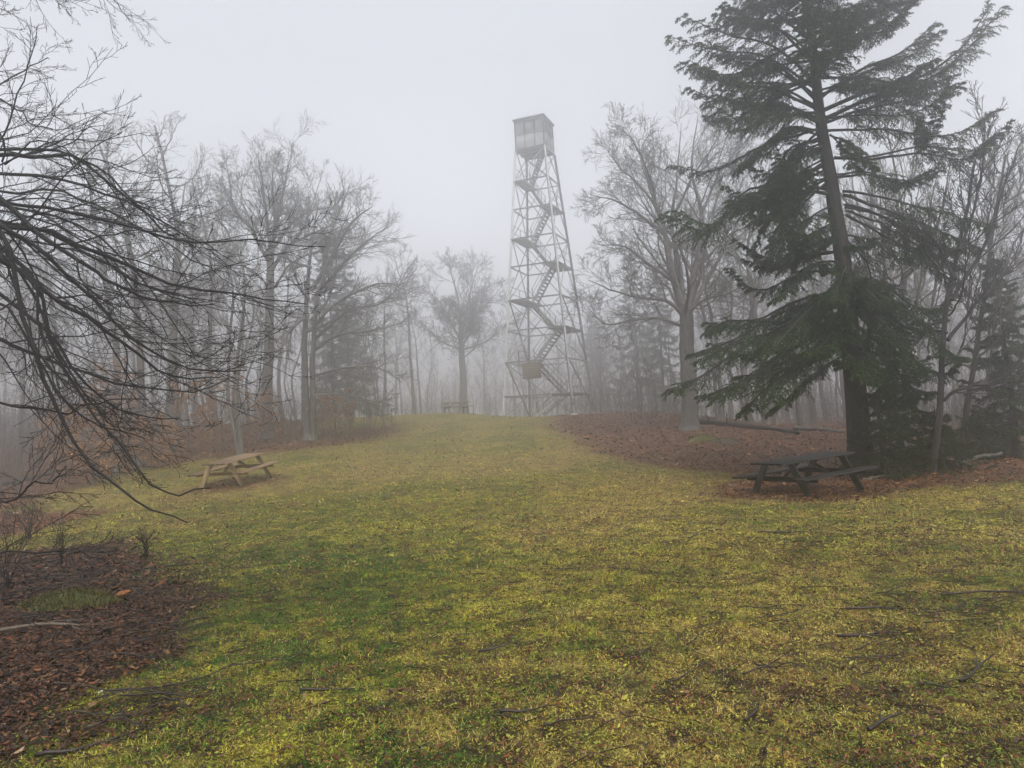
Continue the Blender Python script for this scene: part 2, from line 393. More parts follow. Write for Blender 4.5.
def scatter(n, r0, r1, half, rng, power=1.0):
    """points in a fan in front of the camera; power<1 puts more of them near"""
    u = rng.uniform(0, 1, n); r = (r0 ** (2 * power) + u * (r1 ** (2 * power) - r0 ** (2 * power))) ** (1 / (2 * power))
    a = rng.uniform(-half, half, n); return r * np.sin(a), r * np.cos(a)
def make_grass():
    rng = np.random.default_rng(5); acc = Acc()
    for n, r0, r1, ln, w in ((760000, 2.6, 8, .025, .0031), (430000, 8, 17, .034, .006), (300000, 17, 55, .055, .014)):
        x, y = scatter(n, r0, r1, rad(40), rng, .7)
        keep = rng.uniform(0, 1, n) > litter(x, y) * .985
        # clumping
        keep &= rng.uniform(-.1, 1.1, n) < .56 + .9 * fbm(x, y, .16, 51, 3)
        x, y = x[keep], y[keep]; n = len(x)
        z = gz(x, y)
        az = rng.uniform(0, 2 * PI, n); lean = np.clip(rng.normal(1.22, .32, n), .2, 1.55)
        l = ln * rng.uniform(.45, 1.5, n) * (1 + .4 * fbm(x, y, .5, 53)); ww = w * rng.uniform(.6, 1.5, n)
        dx, dy, dz = np.cos(az) * np.sin(lean), np.sin(az) * np.sin(lean), np.cos(lean)
        p = np.stack([x, y, z - .003], -1); d = np.stack([dx, dy, dz], -1)
        s = np.stack([-np.sin(az), np.cos(az), rng.normal(0, .3, n)], -1) * ww[:, None] / 2
        m = p + d * l[:, None] * .55; m[:, 2] += l * .12
        e = p + d * l[:, None]; e[:, 2] -= l * .05; e[:, 2] = np.maximum(e[:, 2], z + .004)
        v = np.stack([p - s, p + s, m + s * .8, m - s * .8, e], 1)
        c = lawn_col(x, y)
        u = rng.uniform(0, 1, n)
        straw = (u < .24 + .3 * np.clip(fbm(x, y, .9, 54, 5), -1, 1))[:, None]; brown = (u > .83 - .1 * fbm(x, y, .35, 55))[:, None]
        c = np.where(straw, np.array([.62, .44, .12]), c); c = np.where(brown, np.array([.13, .075, .04]), c)
        c = c * rng.uniform(.3, 1.6, n)[:, None] * np.stack([rng.uniform(.85, 1.15, n), np.ones(n), rng.uniform(.7, 1.5, n)], -1)
        c = np.repeat(c[:, None], 5, 1); i = np.arange(n)[:, None] * 5
        acc.add(v, i + np.array([0, 1, 2, 3]), np.clip(c, 0, .8).reshape(-1, 3))
        acc.f.append(i + np.array([3, 2, 4]) + (acc.n - 5 * n))
    tag(acc.build('lawn_grass', M_GRASS), kind='stuff')
    acc = Acc()                                   # matted moss and clover leaflets between the blades
    for n, r0, r1, sz in ((400000, 2.6, 9, .0105), (170000, 9, 20, .021)):
        x, y = scatter(n, r0, r1, rad(40), rng, .7); k = rng.uniform(0, 1, n) > litter(x, y) * .97; x, y = x[k], y[k]; n = len(x)
        v = leaf_mesh(x, y, gz(x, y) + .004 + rng.uniform(0, .012, n), sz * rng.lognormal(0, .35, n), rng, .6)
        c = lawn_col(x, y) * rng.uniform(.3, 1.25, n)[:, None] * np.array([.9, 1.0, .8]); u = rng.uniform(0, 1, n)
        c = np.where((u > .68 - .2 * fbm(x, y, .3, 56))[:, None], LEAFC[rng.integers(0, 8, n)] * 1.1, c); i = np.arange(n)[:, None] * 6
        acc.add(v, i + np.array([0, 1, 2, 3]), np.repeat(c, 6, 0)); acc.f.append(i + np.array([0, 3, 4, 5]) + (acc.n - 6 * n))
    tag(acc.build('moss_and_clover', M_GRASS), kind='stuff')

LEAFC = np.array([(.17, .06, .022), (.24, .10, .04), (.08, .034, .016), (.29, .155, .07), (.03, .016, .01), (.12, .048, .02), (.24, .075, .024), (.05, .025, .014), (.42, .29, .16), (.30, .12, .045)])
LEAFW = np.array([.14, .12, .17, .06, .17, .12, .1, .08, .015, .025])
def leaf_mesh(x, y, z, size, rng, up=.35):
    """folded oval leaves: 6 vertices each"""
    n = len(x); az = rng.uniform(0, 2 * PI, n)
    nn = nrm(np.stack([rng.normal(0, up, n), rng.normal(0, up, n), np.ones(n)], -1))
    t = np.stack([np.cos(az), np.sin(az), np.zeros(n)], -1); t = nrm(t - (t * nn).sum(-1, keepdims=True) * nn); b = np.cross(nn, t)
    L = (size * np.clip(rng.lognormal(0, .38, n), .3, 1.9))[:, None]; W = L * rng.uniform(.28, .45, n)[:, None]; K = L * rng.normal(.12, .12, n)[:, None]
    p = np.stack([x, y, z], -1)
    v = np.stack([p - t * L * .5 + nn * K, p - t * L * .12 + b * W * .5 + nn * K * .5, p + t * L * .22 + b * W * .42 + nn * K * .6, p + t * L * .5 + nn * K * 1.2, p + t * L * .22 - b * W * .42 + nn * K * .3, p - t * L * .12 - b * W * .5 + nn * K * .6], 1)
    return v
def add_leaves(acc, x, y, z, size, rng, pal=LEAFC, up=.35, weights=None):
    n = len(x); v = leaf_mesh(x, y, z, size, rng, up)
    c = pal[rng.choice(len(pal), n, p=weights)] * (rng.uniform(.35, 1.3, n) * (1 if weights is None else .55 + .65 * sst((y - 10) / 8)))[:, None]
    i = np.arange(n)[:, None] * 6
    acc.add(v, i + np.array([0, 1, 2, 3]), np.repeat(c, 6, 0)); acc.f.append(i + np.array([0, 3, 4, 5]) + (acc.n - 6 * n))
make_grass()
def make_leaves():
    rng = np.random.default_rng(7); acc = Acc()
    for n, r0, r1, sz in ((110000, 2.6, 9, .036), (110000, 9, 22, .06), (80000, 22, 55, .11)):
        x, y = scatter(n, r0, r1, rad(40), rng, .75)
        lt = litter(x, y); keep = rng.uniform(0, 1, n) < np.where(lt > .55, lt, .11 + .25 * lt + .16 * np.clip(fbm(x, y, 1.1, 61), 0, 1))
        x, y = x[keep], y[keep]; s = np.where(lt[keep] > .5, sz, sz * .7)
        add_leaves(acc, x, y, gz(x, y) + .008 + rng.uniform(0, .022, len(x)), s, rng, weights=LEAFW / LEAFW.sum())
    # bits of bark and chips mixed into the bed
    x, y = scatter(60000, 2.6, 14, rad(40), rng, .8); k = rng.uniform(0, 1, len(x)) < .05 + litter(x, y); x, y = x[k], y[k]
    add_leaves(acc, x, y, gz(x, y) + .006, np.full(len(x), .028), rng, np.array([(.04, .025, .02), (.09, .05, .03), (.2, .12, .07), (.06, .035, .025)]), .6)
    tag(acc.build('fallen_leaves', M_LEAF), kind='stuff')
    # fine twigs strewn about
    acc = Acc(); n = 9000; x, y = scatter(n, 2.6, 30, rad(40), rng, .6)
    k = rng.uniform(0, 1, n) < .2 + .8 * litter(x, y) + .15 * (x > 2); x, y = x[k], y[k]; n = len(x)
    az = rng.uniform(0, 2 * PI, n); P, R = grow(np.stack([x, y, gz(x, y) + .02], -1), np.stack([np.cos(az), np.sin(az), rng.normal(0, .04, n)], -1),
        rng.uniform(.06, .32, n), np.full(n, .0035), np.full(n, .0015), 4, .16, (0, 0, -.05), rng)
    P[..., 2] = np.maximum(P[..., 2], gz(P[..., 0], P[..., 1]) + .012)
    acc.tubes(P, R, 3, False); tag(acc.build('strewn_twigs', M_TWIG), kind='stuff')
make_leaves()

# ------------------------------------------------------------------ sky, light, fog
sc = bpy.context.scene
w = bpy.data.worlds.new('World'); sc.world = w; w.use_nodes = True
t = w.node_tree; t.nodes.clear()
SUN_EL, SUN_AZ = rad(60), rad(170)
sky = t.nodes.new('ShaderNodeTexSky'); sky.sky_type = 'NISHITA'; sky.sun_disc = False; sky.sun_elevation = SUN_EL; sky.sun_rotation = SUN_AZ
sky.air_density = 1; sky.dust_density = 4; sky.ozone_density = 1
hs = t.nodes.new('ShaderNodeHueSaturation'); hs.inputs['Saturation'].default_value = .12
mixc = t.nodes.new('ShaderNodeMix'); mixc.data_type = 'RGBA'; mixc.inputs[0].default_value = .62; mixc.inputs[7].default_value = (6.5, 6.75, 7.3, 1)
bg = t.nodes.new('ShaderNodeBackground'); bg.inputs[1].default_value = .091
ow = t.nodes.new('ShaderNodeOutputWorld')
t.links.new(sky.outputs[0], hs.inputs['Color']); t.links.new(hs.outputs[0], mixc.inputs[6]); tc = t.nodes.new('ShaderNodeTexCoord'); sx = t.nodes.new('ShaderNodeSeparateXYZ'); mr = t.nodes.new('ShaderNodeMapRange')
mr.inputs['From Min'].default_value = 0; mr.inputs['From Max'].default_value = .45; mr.inputs['To Min'].default_value = 1.45; mr.inputs['To Max'].default_value = 1.0
vm = t.nodes.new('ShaderNodeVectorMath'); vm.operation = 'SCALE'
t.links.new(tc.outputs['Generated'], sx.inputs[0]); t.links.new(sx.outputs[2], mr.inputs[0]); t.links.new(mixc.outputs[2], vm.inputs[0]); t.links.new(mr.outputs[0], vm.inputs['Scale']); t.links.new(vm.outputs[0], bg.inputs[0]); t.links.new(bg.outputs[0], ow.inputs[0])
sl = bpy.data.lights.new('sun', 'SUN'); sl.energy = 1.5; sl.angle = rad(25); sl.color = (1, .96, .9)
so = bpy.data.objects.new('sun', sl); C.objects.link(so)
sd = Vector((math.sin(SUN_AZ) * math.cos(SUN_EL), math.cos(SUN_AZ) * math.cos(SUN_EL), math.sin(SUN_EL)))
so.rotation_euler = sd.to_track_quat('Z', 'Y').to_euler(); so.location = (0, 0, 60)

def fog():
    a = Acc(); s = 400.0; z0, z1 = -14.0, 27.0
    v = [(x, y, z) for z in (z0, z1) for x, y in ((-s, -s), (s, -s), (s, s), (-s, s))]
    a.add(v, [(0, 3, 2, 1), (4, 5, 6, 7), (0, 1, 5, 4), (1, 2, 6, 5), (2, 3, 7, 6), (3, 0, 4, 7)])
    m = bpy.data.materials.new('fog_air'); m.use_nodes = True; t = m.node_tree; t.nodes.clear()
    o = t.nodes.new('ShaderNodeOutputMaterial'); p = t.nodes.new('ShaderNodeVolumePrincipled')
    p.inputs['Color'].default_value = (.99, .992, .998, 1); p.inputs['Density'].default_value = FOG; p.inputs['Anisotropy'].default_value = .88
    t.links.new(p.outputs[0], o.inputs['Volume'])
    tag(a.build('haze', m), kind='stuff')
FOG = .0145
fog()
cy = sc.cycles
cy.volume_bounces = 8; cy.max_bounces = 10; cy.diffuse_bounces = 2; cy.glossy_bounces = 1; cy.transmission_bounces = 1; cy.transparent_max_bounces = 4
cy.use_denoising = True; cy.use_adaptive_sampling = True; cy.adaptive_threshold = .02
cy.denoising_prefilter = 'ACCURATE'; cy.caustics_reflective = False; cy.caustics_refractive = False
vs = sc.view_settings; vs.view_transform = 'Standard'; vs.look = 'None'; vs.gamma = 1; vs.use_curve_mapping = False; vs.exposure = 0.74

# ------------------------------------------------------------------ fire tower
def fire_tower():
    X, Y, YAW = 2.5086, 50.6169, .3997
    zb = EYE + .199; zf = EYE + 18.682; HB = zf - zb
    root = empty('fire_tower', (X, Y, zb), label='tall galvanized steel fire lookout tower with zigzag stairs and an enclosed cab, fading into fog', cat='fire tower')
    def corner(k, h):   # 0 near, 1 left, 2 far, 3 right
        s = 4.99 + (2.13 - 4.99) * h / HB; a = YAW + [0, -PI / 2, PI, PI / 2][k]
        return np.array([s / math.sqrt(2) * math.sin(a), -s / math.sqrt(2) * math.cos(a), h])
    def uv(u, v, h):     # u from left side to near side, v from near side to far side
        n, l, f, r = [corner(k, h) for k in range(4)]
        return (l * (1 - u) + n * u) * (1 - v) + (f * (1 - u) + r * u) * v
    J = [0, 3.75, 8.0, 12.25, 16.3, HB]; MID = [1.45, 5.9, 10.3, 14.3]
    for k in range(4):
        a = Acc()
        c = corner(k, 0); e = corner(k, HB); out = nrm(np.array([c[0], c[1], 0]))
        a.beam(c - np.array([0, 0, .35]), e, .14, .14, out)
        a.build('leg', M_STEEL, root)
        b = Acc(); b.box(c + np.array([0, 0, -.08]), (.6, .6, .4)); b.build('footing', M_CONC, root)
    for k in range(4):
        k2 = (k + 1) % 4
        for h in J[1:-1] + MID:
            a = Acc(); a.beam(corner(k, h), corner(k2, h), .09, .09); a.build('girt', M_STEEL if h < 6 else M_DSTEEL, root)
        for i in range(5):
            h0, h1 = J[i], J[i + 1]
            for s in (0, 1):
                p, q = (corner(k, h0), corner(k2, h1)) if s else (corner(k2, h0), corner(k, h1))
                o = nrm((corner(k, h0) + corner(k2, h0)) * np.array([1, 1, 0])) * (.06 * (1 if s else -1))
                a = Acc(); a.beam(p + o, q + o, .075 if i < 2 else .055, .05); a.build('brace', M_STEEL if (i == 0 and s) or i == 1 and s else M_DSTEEL, root)  # one lower diagonal per panel paler: the light it catches is put into colour
    # landings and flights
    hs_ = [0.05, 1.45, 3.75, 5.9, 8.0, 10.3, 12.25, 14.3, 16.3, HB]
    sides = [1, 1, 0, 1, 0, 1, 0, 1, 0, 1]   # 0 = left side, 1 = near side
    for j in range(1, 9):
        h = hs_[j]; u0, u1 = (0.02, .3) if sides[j] == 0 else (.7, .98)
        a = Acc(); v0 = .5 if j == 2 else .04; q = [uv(u0, v0, h), uv(u1, v0, h), uv(u1, .96, h), uv(u0, .96, h)]
        v = [p + np.array([0, 0, dz]) for dz in (-.09, .05) for p in q]
        a.add(v, [(0, 3, 2, 1), (4, 5, 6, 7), (0, 1, 5, 4), (1, 2, 6, 5), (2, 3, 7, 6), (3, 0, 4, 7)])
        ld = a.build('landing', M_TREAD, root)
        b = Acc(); ue = .02 if sides[j] == 0 else .98
        for z in (.5, 1.0): b.beam(uv(ue, v0, h) + [0, 0, z], uv(ue, .96, h) + [0, 0, z], .04)
        for v_ in (v0, .53, .96): b.beam(uv(ue, v_, h), uv(ue, v_, h) + np.array([0, 0, 1.02]), .045)
        b.build('railing', M_DSTEEL, ld)
    for j in range(0, 9):
        h0, h1 = hs_[j], hs_[j + 1]
        if h1 - h0 < .2: continue
        ua = .28 if sides[j] == 0 else .72; ub = .28 if sides[j + 1] == 0 else .72
        if j == 0: ua = .3
        if j == 8: ua, ub = .28, .72
        vc = .34 if j % 2 and j > 2 else .62; wd = .14
        a = Acc(); st = Acc(); rl = Acc()
        for sgn in (-1, 1):
            p, q = uv(ua, vc + sgn * wd, h0), uv(ub, vc + sgn * wd, h1)
            st.beam(p, q, .045, .13)
            rl.beam(p + [0, 0, .9], q + [0, 0, .9], .035); rl.beam(p + [0, 0, .5], q + [0, 0, .5], .03)
            for t_ in (.05, .5, .95): m_ = p * (1 - t_) + q * t_; rl.beam(m_, m_ + np.array([0, 0, .92]), .035)
        ns = int((h1 - h0) / .21)
        for i in range(1, ns + 1):
            t_ = i / (ns + .5); p, q = uv(ua, vc - wd, h0), uv(ub, vc - wd, h1); p2, q2 = uv(ua, vc + wd, h0), uv(ub, vc + wd, h1)
            a.beam(p * (1 - t_) + q * t_, p2 * (1 - t_) + q2 * t_, .19, .04)
        f_ = st.build('staircase', M_TREAD, root); a.build('tread', M_TREAD, f_)['kind'] = 'stuff'; rl.build('handrail', M_DSTEEL, f_)
    # cab
    s = 2.13; zc = HB
    R = np.array([[math.cos(YAW + PI / 4), -math.sin(YAW + PI / 4), 0], [math.sin(YAW + PI / 4), math.cos(YAW + PI / 4), 0], [0, 0, 1]])
    L = lambda x, y, z: R @ np.array([x, y, 0]) + np.array([0, 0, zc + z])
    a = Acc(); a.box(L(0, 0, .06), (s + .06, s + .06, .14), R); fl = a.build('cab_floor', M_TREAD, root)
    b = Acc()
    for x in (-.7, 0, .7): b.beam(L(x, -s / 2, -.06), L(x, s / 2, -.06), .08, .12)
    b.build('floor_beam', M_DSTEEL, fl)
    for k in range(4):
        Q = np.array([[math.cos(k * PI / 2), -math.sin(k * PI / 2), 0], [math.sin(k * PI / 2), math.cos(k * PI / 2), 0], [0, 0, 1]]); RQ = R @ Q
        LL = lambda x, y, z: RQ @ np.array([x, y, 0]) + np.array([0, 0, zc + z])
        a = Acc(); a.box(LL(0, -s / 2 + .03, .62), (s - .12, .05, .98), RQ)
        a.box(LL(0, -s / 2 + .03, 2.02), (s - .12, .05, .16), RQ)
        wl = a.build('cab_wall', M_CAB, root)
        fr = Acc()
        for x in (-.5 * s, -.17 * s, .17 * s): fr.beam(LL(x + .03, -s / 2 + .02, .12), LL(x + .03, -s / 2 + .02, 2.1), .09 if x < -.4 * s else .06)
        fr.beam(LL(-s / 2, -s / 2 + .0, 1.12), LL(s / 2, -s / 2 + .0, 1.12), .07, .05)
        fr.build('window_frame', M_CAB, wl)
        for x in (-.34, 0, .34):
            g = Acc(); g.box(LL(x * s + .015, -s / 2 + .045, 1.53), (.27 * s, .02, .8), RQ); g.build('window', M_WIN, wl)
    a = Acc(); e = s / 2 + .1; v = [R @ np.array([x * e, y * e, 0]) + [0, 0, zc + 2.12 + dz] for dz in (0, .09) for x, y in ((-1, -1), (1, -1), (1, 1), (-1, 1))]
    v.append(np.array([0, 0, zc + 2.12 + .28]))
    a.add(v, [(0, 3, 2, 1), (0, 1, 5, 4), (1, 2, 6, 5), (2, 3, 7, 6), (3, 0, 4, 7)]); a.f.append(np.array([(4, 5, 8), (5, 6, 8), (6, 7, 8), (7, 4, 8)]))
    a.build('cab_roof', M_ROOF, root)
    # sign hung from the first girt of the front face
    p = corner(1, 3.75); q = corner(0, 3.75); d = nrm((q - p) * [1, 1, 0]); nr = np.array([d[1], -d[0], 0])
    Rs = np.stack([d, -nr, np.array([0, 0, 1.])], 1)
    c = p + (q - p) * .43 + nr * .09 + np.array([0, 0, -.66])
    a = Acc(); a.box(c, (1.3, .05, 1.08), Rs); sg = a.build('sign_board', M_SIGN, root)
    b = Acc()
    for i, (wd_, zz) in enumerate(((.55, .38), (1.0, .2), (.9, .03), (1.05, -.13), (.8, -.3))):
        x = -wd_ / 2; r_ = np.random.default_rng(i)
        while x < wd_ / 2:
            l = r_.uniform(.05, .16); b.box(c + d * (x + l / 2) + nr * .028 + np.array([0, 0, zz]), (l, .012, .04), Rs); x += l + .04
    b.build('lettering', M_LETTER, sg)
fire_tower()

# ------------------------------------------------------------------ picnic tables
def picnic_table(loc, yaw, length, mt, ml, label, tilt=0.0):
    root = empty('picnic_table', loc, yaw, label=label, cat='picnic table')
    root.rotation_euler.y = tilt
    H = length / 2; n = 5; w = .142
    top = Acc()
    for i in range(n):
        y = (i - 2) * (w + .01); top.box((0, y, .735 + .002 * (i % 2)), (length + .01 * ((i * 7) % 3), w, .038))
    for x in (-H * .66, 0, H * .66): top.box((x, 0, .698), (.038, .66, .036))
    top.build('tabletop', mt, root)
    for sy in (-1, 1):
        b = Acc()
        for i in range(2): b.box((0, sy * (.64 + i * .146), .445), (length + .01 * i, .14, .038))
        b.box((0, sy * .71, .409), (.038, .28, .034))
        b.build('bench_seat', mt, root)
    for sx in (-1, 1):
        x = sx * H * .66
        for sy in (-1, 1):
            a = Acc(); a.beam((x + sx * .04, sy * .30, .71), (x + sx * .04, sy * .68, .0), .14, .04, (1, 0, 0)); a.build('leg', ml, root)
        a = Acc(); a.beam((x, -.82, .40), (x, .82, .40), .038, .1); a.build('cross_beam', ml, root)
        a = Acc(); a.beam((x, 0, .36), (sx * H * .12, 0, .69), .07, .04); a.build('brace', ml, root)
    return root
pa, pb = at(217, 463, 21.3), at(253, 452.5, 23.3)
picnic_table(on((pa[0] + pb[0]) / 2, (pa[1] + pb[1]) / 2, -.02), math.atan2(pb[1] - pa[1], pb[0] - pa[0]), 2.3, M_TABLE, M_TABLEL,
             'tan weathered wooden picnic table with yellowish legs standing on the grass', -.085)
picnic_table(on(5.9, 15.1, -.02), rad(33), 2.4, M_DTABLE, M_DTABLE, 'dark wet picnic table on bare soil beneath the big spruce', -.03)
p3 = at(456, 405, 50); picnic_table(on(p3[0], 50, 0), rad(20), 1.9, M_TABLE, M_DTABLE, 'faint picnic table far off in the fog beyond the end of the lawn')
# worn stub of a bench at the left wood edge
g = on(-15.0, 27.0); b = empty('low_bench', g, rad(5), label='low dark bench on the leaf litter at the left edge of the wood', cat='bench')
a = Acc(); a.box((0, 0, .4), (.95, .3, .07)); a.build('seat', M_STONE, b)
for x in (-.33, .33): a = Acc(); a.box((x, 0, .18), (.14, .24, .42)); a.build('leg', M_STONE, b)

# ------------------------------------------------------------------ bare trees
def L(pts, y, dy=0.0):
    """a limb drawn as sight-line points, running from distance y to y+dy"""
    n = len(pts); return np.array([at(p[0], p[1], y + dy * i / (n - 1)) for i, p in enumerate(pts)])
def auto_limbs(P, r0, k, t0, t1, length, rng, up=.75, ang=.8, az0=None):
    """limbs leaving a trunk polyline at all azimuths"""
    out = []
    for i in range(k):
        t = t0 + (t1 - t0) * (i + rng.uniform(0, .8)) / k
        p = spline(P, 100)[int(t * 99)]; az = i * 2.4 + rng.uniform(-.5, .5)
        l = length * (1 - .45 * (t - t0) / (t1 - t0 + 1e-6)) * rng.uniform(.75, 1.15)
        e = rng.normal(up, .12); h = np.array([math.cos(az), math.sin(az), 0]); z = np.array([0, 0, 1.])
        pts = [p, p + l * .3 * (h * math.cos(e * .6) + z * math.sin(e * .6)), p + l * .65 * (h * math.cos(e) + z * math.sin(e)), p + l * (h * math.cos(e * 1.15) + z * math.sin(e * 1.15))]
        r = r0 * (1 - .6 * t) * rng.uniform(.32, .5)
        out.append((np.array(pts), r, r * .25))
    return out
LV_OAK = [dict(k=11, t0=.15, ang=.7, lenf=.42, rr=.42, n=8, wig=.13, trop=(0, 0, .3), rmax=.07, taper=.4),
          dict(k=7, t0=.12, ang=.7, lenf=.55, rr=.5, n=6, wig=.14, trop=(0, 0, .2), rmax=.022, taper=.35),
          dict(k=4, t0=.15, ang=.6, lenf=.65, rr=.55, n=4, wig=.1, trop=(0, 0, .15), rmax=.010, taper=.3),
          dict(k=2, t0=.2, ang=.5, lenf=.65, rr=.6, n=3, wig=.06, trop=(0, 0, .1), taper=.3)]
rg = np.random.default_rng(100)

# left oak with one straight trunk
D = 38.5; b = ground(268, 433); b = on(at(268, 433, D)[0], D)
T = np.vstack([b, L([(268, 400), (270, 340), (271, 280), (272, 240)], D)])
LB = [(L([(271, 250), (276, 222), (284, 180), (291, 140)], D, 1), .2, .03), (L([(271, 245), (266, 215), (262, 180), (258, 150)], D, -1), .17, .03),
      (L([(269, 262), (255, 238), (246, 222), (228, 214)], D, -2), .17, .04), (L([(250, 226), (238, 212), (231, 190), (226, 160)], D - 1.5, -1), .09, .02),
      (L([(272, 250), (290, 225), (310, 212), (340, 205)], D, 2), .15, .03), (L([(272, 270), (290, 245), (320, 230), (352, 215)], D, -2), .15, .03),
      (L([(271, 268), (285, 250), (305, 220), (322, 170)], D, 3), .15, .03), (L([(270, 272), (262, 240), (240, 200), (243, 165)], D, 3), .13, .03),
      (L([(269, 285), (250, 270), (230, 262), (214, 240)], D, 2), .09, .02), (L([(272, 290), (290, 262), (318, 246), (345, 240)], D, -3), .1, .02),
      (L([(271, 255), (274, 225), (272, 190), (275, 155)], D, -3), .14, .03)]
LB = [(p, a_ * .72, .015) for p, a_, b_ in LB]
tree('bare_oak', b, [(T, .33, .16)], LB, LV_OAK, 1, .006, M_BARK, M_TWIGG, label='big bare oak with a straight trunk behind the tan picnic table, left of the lawn')

# forked tree right of it, limbs spreading low to the right
D = 36; b = on(at(307, 432, D)[0], D)
T1 = np.vstack([b, L([(306, 390), (306, 340), (309, 290), (315, 240), (322, 200)], D)]); T2 = np.vstack([b + [.25, .1, 0], L([(313, 390), (313, 340), (318, 290), (335, 240), (350, 205)], D, -1)])
LB = [(L([(311, 330), (340, 300), (375, 285), (400, 285)], D, -2), .1, .02), (L([(314, 350), (340, 335), (370, 330), (404, 322)], D, 1), .09, .02),
      (L([(312, 300), (345, 262), (370, 240), (392, 225)], D, 2), .1, .02), (L([(314, 375), (345, 368), (375, 368), (400, 380)], D, -1), .07, .015),
      (L([(312, 290), (335, 250), (355, 220), (372, 205)], D, -3), .1, .02), (L([(308, 315), (290, 330), (280, 350), (268, 352)], D, -3), .1, .03),
      (L([(320, 280), (330, 240), (345, 200), (350, 185)], D, 1), .1, .02), (L([(314, 340), (350, 310), (385, 300), (412, 262)], D, 2), .09, .02),
      (L([(314, 395), (340, 392), (370, 398), (396, 404)], D, -2), .05, .01), (L([(312, 320), (330, 295), (335, 260), (330, 225)], D, 4), .09, .02)] + auto_limbs(T1, .3, 9, .4, .95, 3.2, rg, .35)
LV_B = [dict(k=13, t0=.1, ang=.7, lenf=.42, rr=.45, n=6, wig=.1, trop=(0, 0, .25), zflat=.4), dict(k=7, t0=.1, ang=.6, lenf=.55, rr=.5, n=5, wig=.08, trop=(0, 0, .15), taper=.35, rmax=.012), dict(k=4, t0=.1, ang=.55, lenf=.6, rr=.6, n=4, wig=.06, trop=(0, 0, .1), taper=.3)]
tree('bare_beech', b, [(T1, .22, .015), (T2, .18, .015)], LB, LV_B, 2, .0055, M_BARK, M_TWIGG, label='forked bare tree with low limbs sweeping right, beside the big oak left of the lawn')

# rounded tree in the middle, deep in the fog
D = 70; b = on(at(463, 404, D)[0], D); MID = 1
T = np.vstack([b, L([(463, 380), (462, 350), (462, 320)], D)])
LB = [(L([(462, 345), (450, 320), (438, 300), (424, 290)], D, 2), .2, .05), (L([(462, 340), (475, 315), (490, 300), (502, 285)], D, 2), .2, .05), (L([(462, 335), (458, 300), (452, 275), (450, 262)], D, -2), .2, .04),
      (L([(462, 335), (468, 300), (474, 275), (478, 262)], D, 3), .2, .04), (L([(462, 350), (440, 340), (425, 325), (415, 320)], D, -3), .15, .03), (L([(462, 350), (484, 342), (500, 330), (512, 315)], D, -3), .15, .03)] + auto_limbs(T, .45, 8, .55, .98, 6.0, rg, .9)
tree('bare_oak', b, [(T, .45, .2)], [(p, a_ * .6, .02) for p, a_, b_ in LB], LV_OAK, 3, .012, M_BARK, M_TWIGG, label='round topped bare tree standing alone in the fog left of the lookout tower')

# big spreading oak right of the tower
D = 32.5; b = on(at(690, 432, D)[0], D)
T = np.vstack([b, L([(689, 400), (686, 360), (684, 325), (683, 300)], D)])
LB = [(L([(684, 315), (672, 270), (664, 225), (652, 190), (640, 150)], D, -1), .27, .04), (L([(684, 315), (680, 270), (672, 225), (676, 180), (680, 125)], D, 2), .22, .04),
      (L([(685, 320), (695, 270), (700, 215), (690, 170), (697, 115)], D, 1), .25, .04), (L([(686, 315), (706, 280), (728, 240), (745, 200)], D, 2), .2, .03),
      (L([(683, 327), (655, 318), (630, 320), (605, 324), (588, 310)], D, -1), .11, .02), (L([(682, 315), (665, 300), (640, 298), (612, 290), (590, 280)], D, -2), .13, .02),
      (L([(672, 280), (650, 265), (625, 245), (600, 240)], D, -1), .13, .02), (L([(665, 235), (640, 215), (615, 200), (592, 195)], D, -1), .12, .02),
      (L([(660, 215), (640, 185), (620, 165), (605, 145)], D, 1), .1, .02), (L([(655, 195), (645, 165), (632, 140), (618, 125)], D, -2), .09, .02),
      (L([(674, 215), (690, 180), (710, 150), (722, 130)], D, -1), .1, .02), (L([(700, 220), (715, 180), (735, 150), (740, 135)], D, 3), .1, .02),
      (L([(685, 322), (700, 300), (730, 290), (765, 270)], D, -2), .12, .02), (L([(684, 318), (670, 290), (655, 275), (640, 255)], D, 5), .13, .02), (L([(685, 318), (700, 280), (705, 240), (715, 210)], D, 5), .14, .02),
      (L([(684, 320), (690, 290), (680, 250), (665, 230)], D, -4), .13, .02)]
LB = [(p, a_ * .72, .015) for p, a_, b_ in LB]
tree('bare_oak', b, [(T, .39, .28)], LB, LV_OAK, 4, .0055, M_BARK, M_TWIGG, label='massive spreading bare oak between the lookout tower and the big spruce')

# lighter trees behind the spruce
D = 25; b = on(at(900, 455, D)[0], D)
T1 = np.vstack([b, L([(898, 400), (893, 330), (888, 260), (884, 190)], D)]); T2 = np.vstack([b + [.4, .5, 0], L([(908, 380), (903, 310), (905, 250), (897, 190), (880, 120)], D, 2)])
LV_R = [dict(k=8, t0=.15, ang=.5, lenf=.5, rr=.5, n=6, wig=.07, trop=(0, 0, .45)), dict(k=6, t0=.1, ang=.5, lenf=.5, rr=.55, n=5, wig=.08, trop=(0, 0, .3)), dict(k=4, t0=.1, ang=.5, lenf=.5, rr=.6, n=4, wig=.08, trop=(0, 0, .2))]
LB = auto_limbs(T1, .2, 12, .4, .98, 4.2, rg, .95) + auto_limbs(T2, .18, 12, .4, .98, 4.0, rg, .9)
tree('bare_maple', b, [(T1, .17, .02), (T2, .15, .02)], LB, LV_R, 5, .005, M_BARK, M_TWIGG, label='slender bare tree with two upright stems rising behind the big spruce trunk')
D = 17.5; b = on(at(932, 468, D)[0], D)
T1 = np.vstack([b, L([(940, 420), (946, 350), (952, 290), (966, 220), (975, 165)], D, 1)])
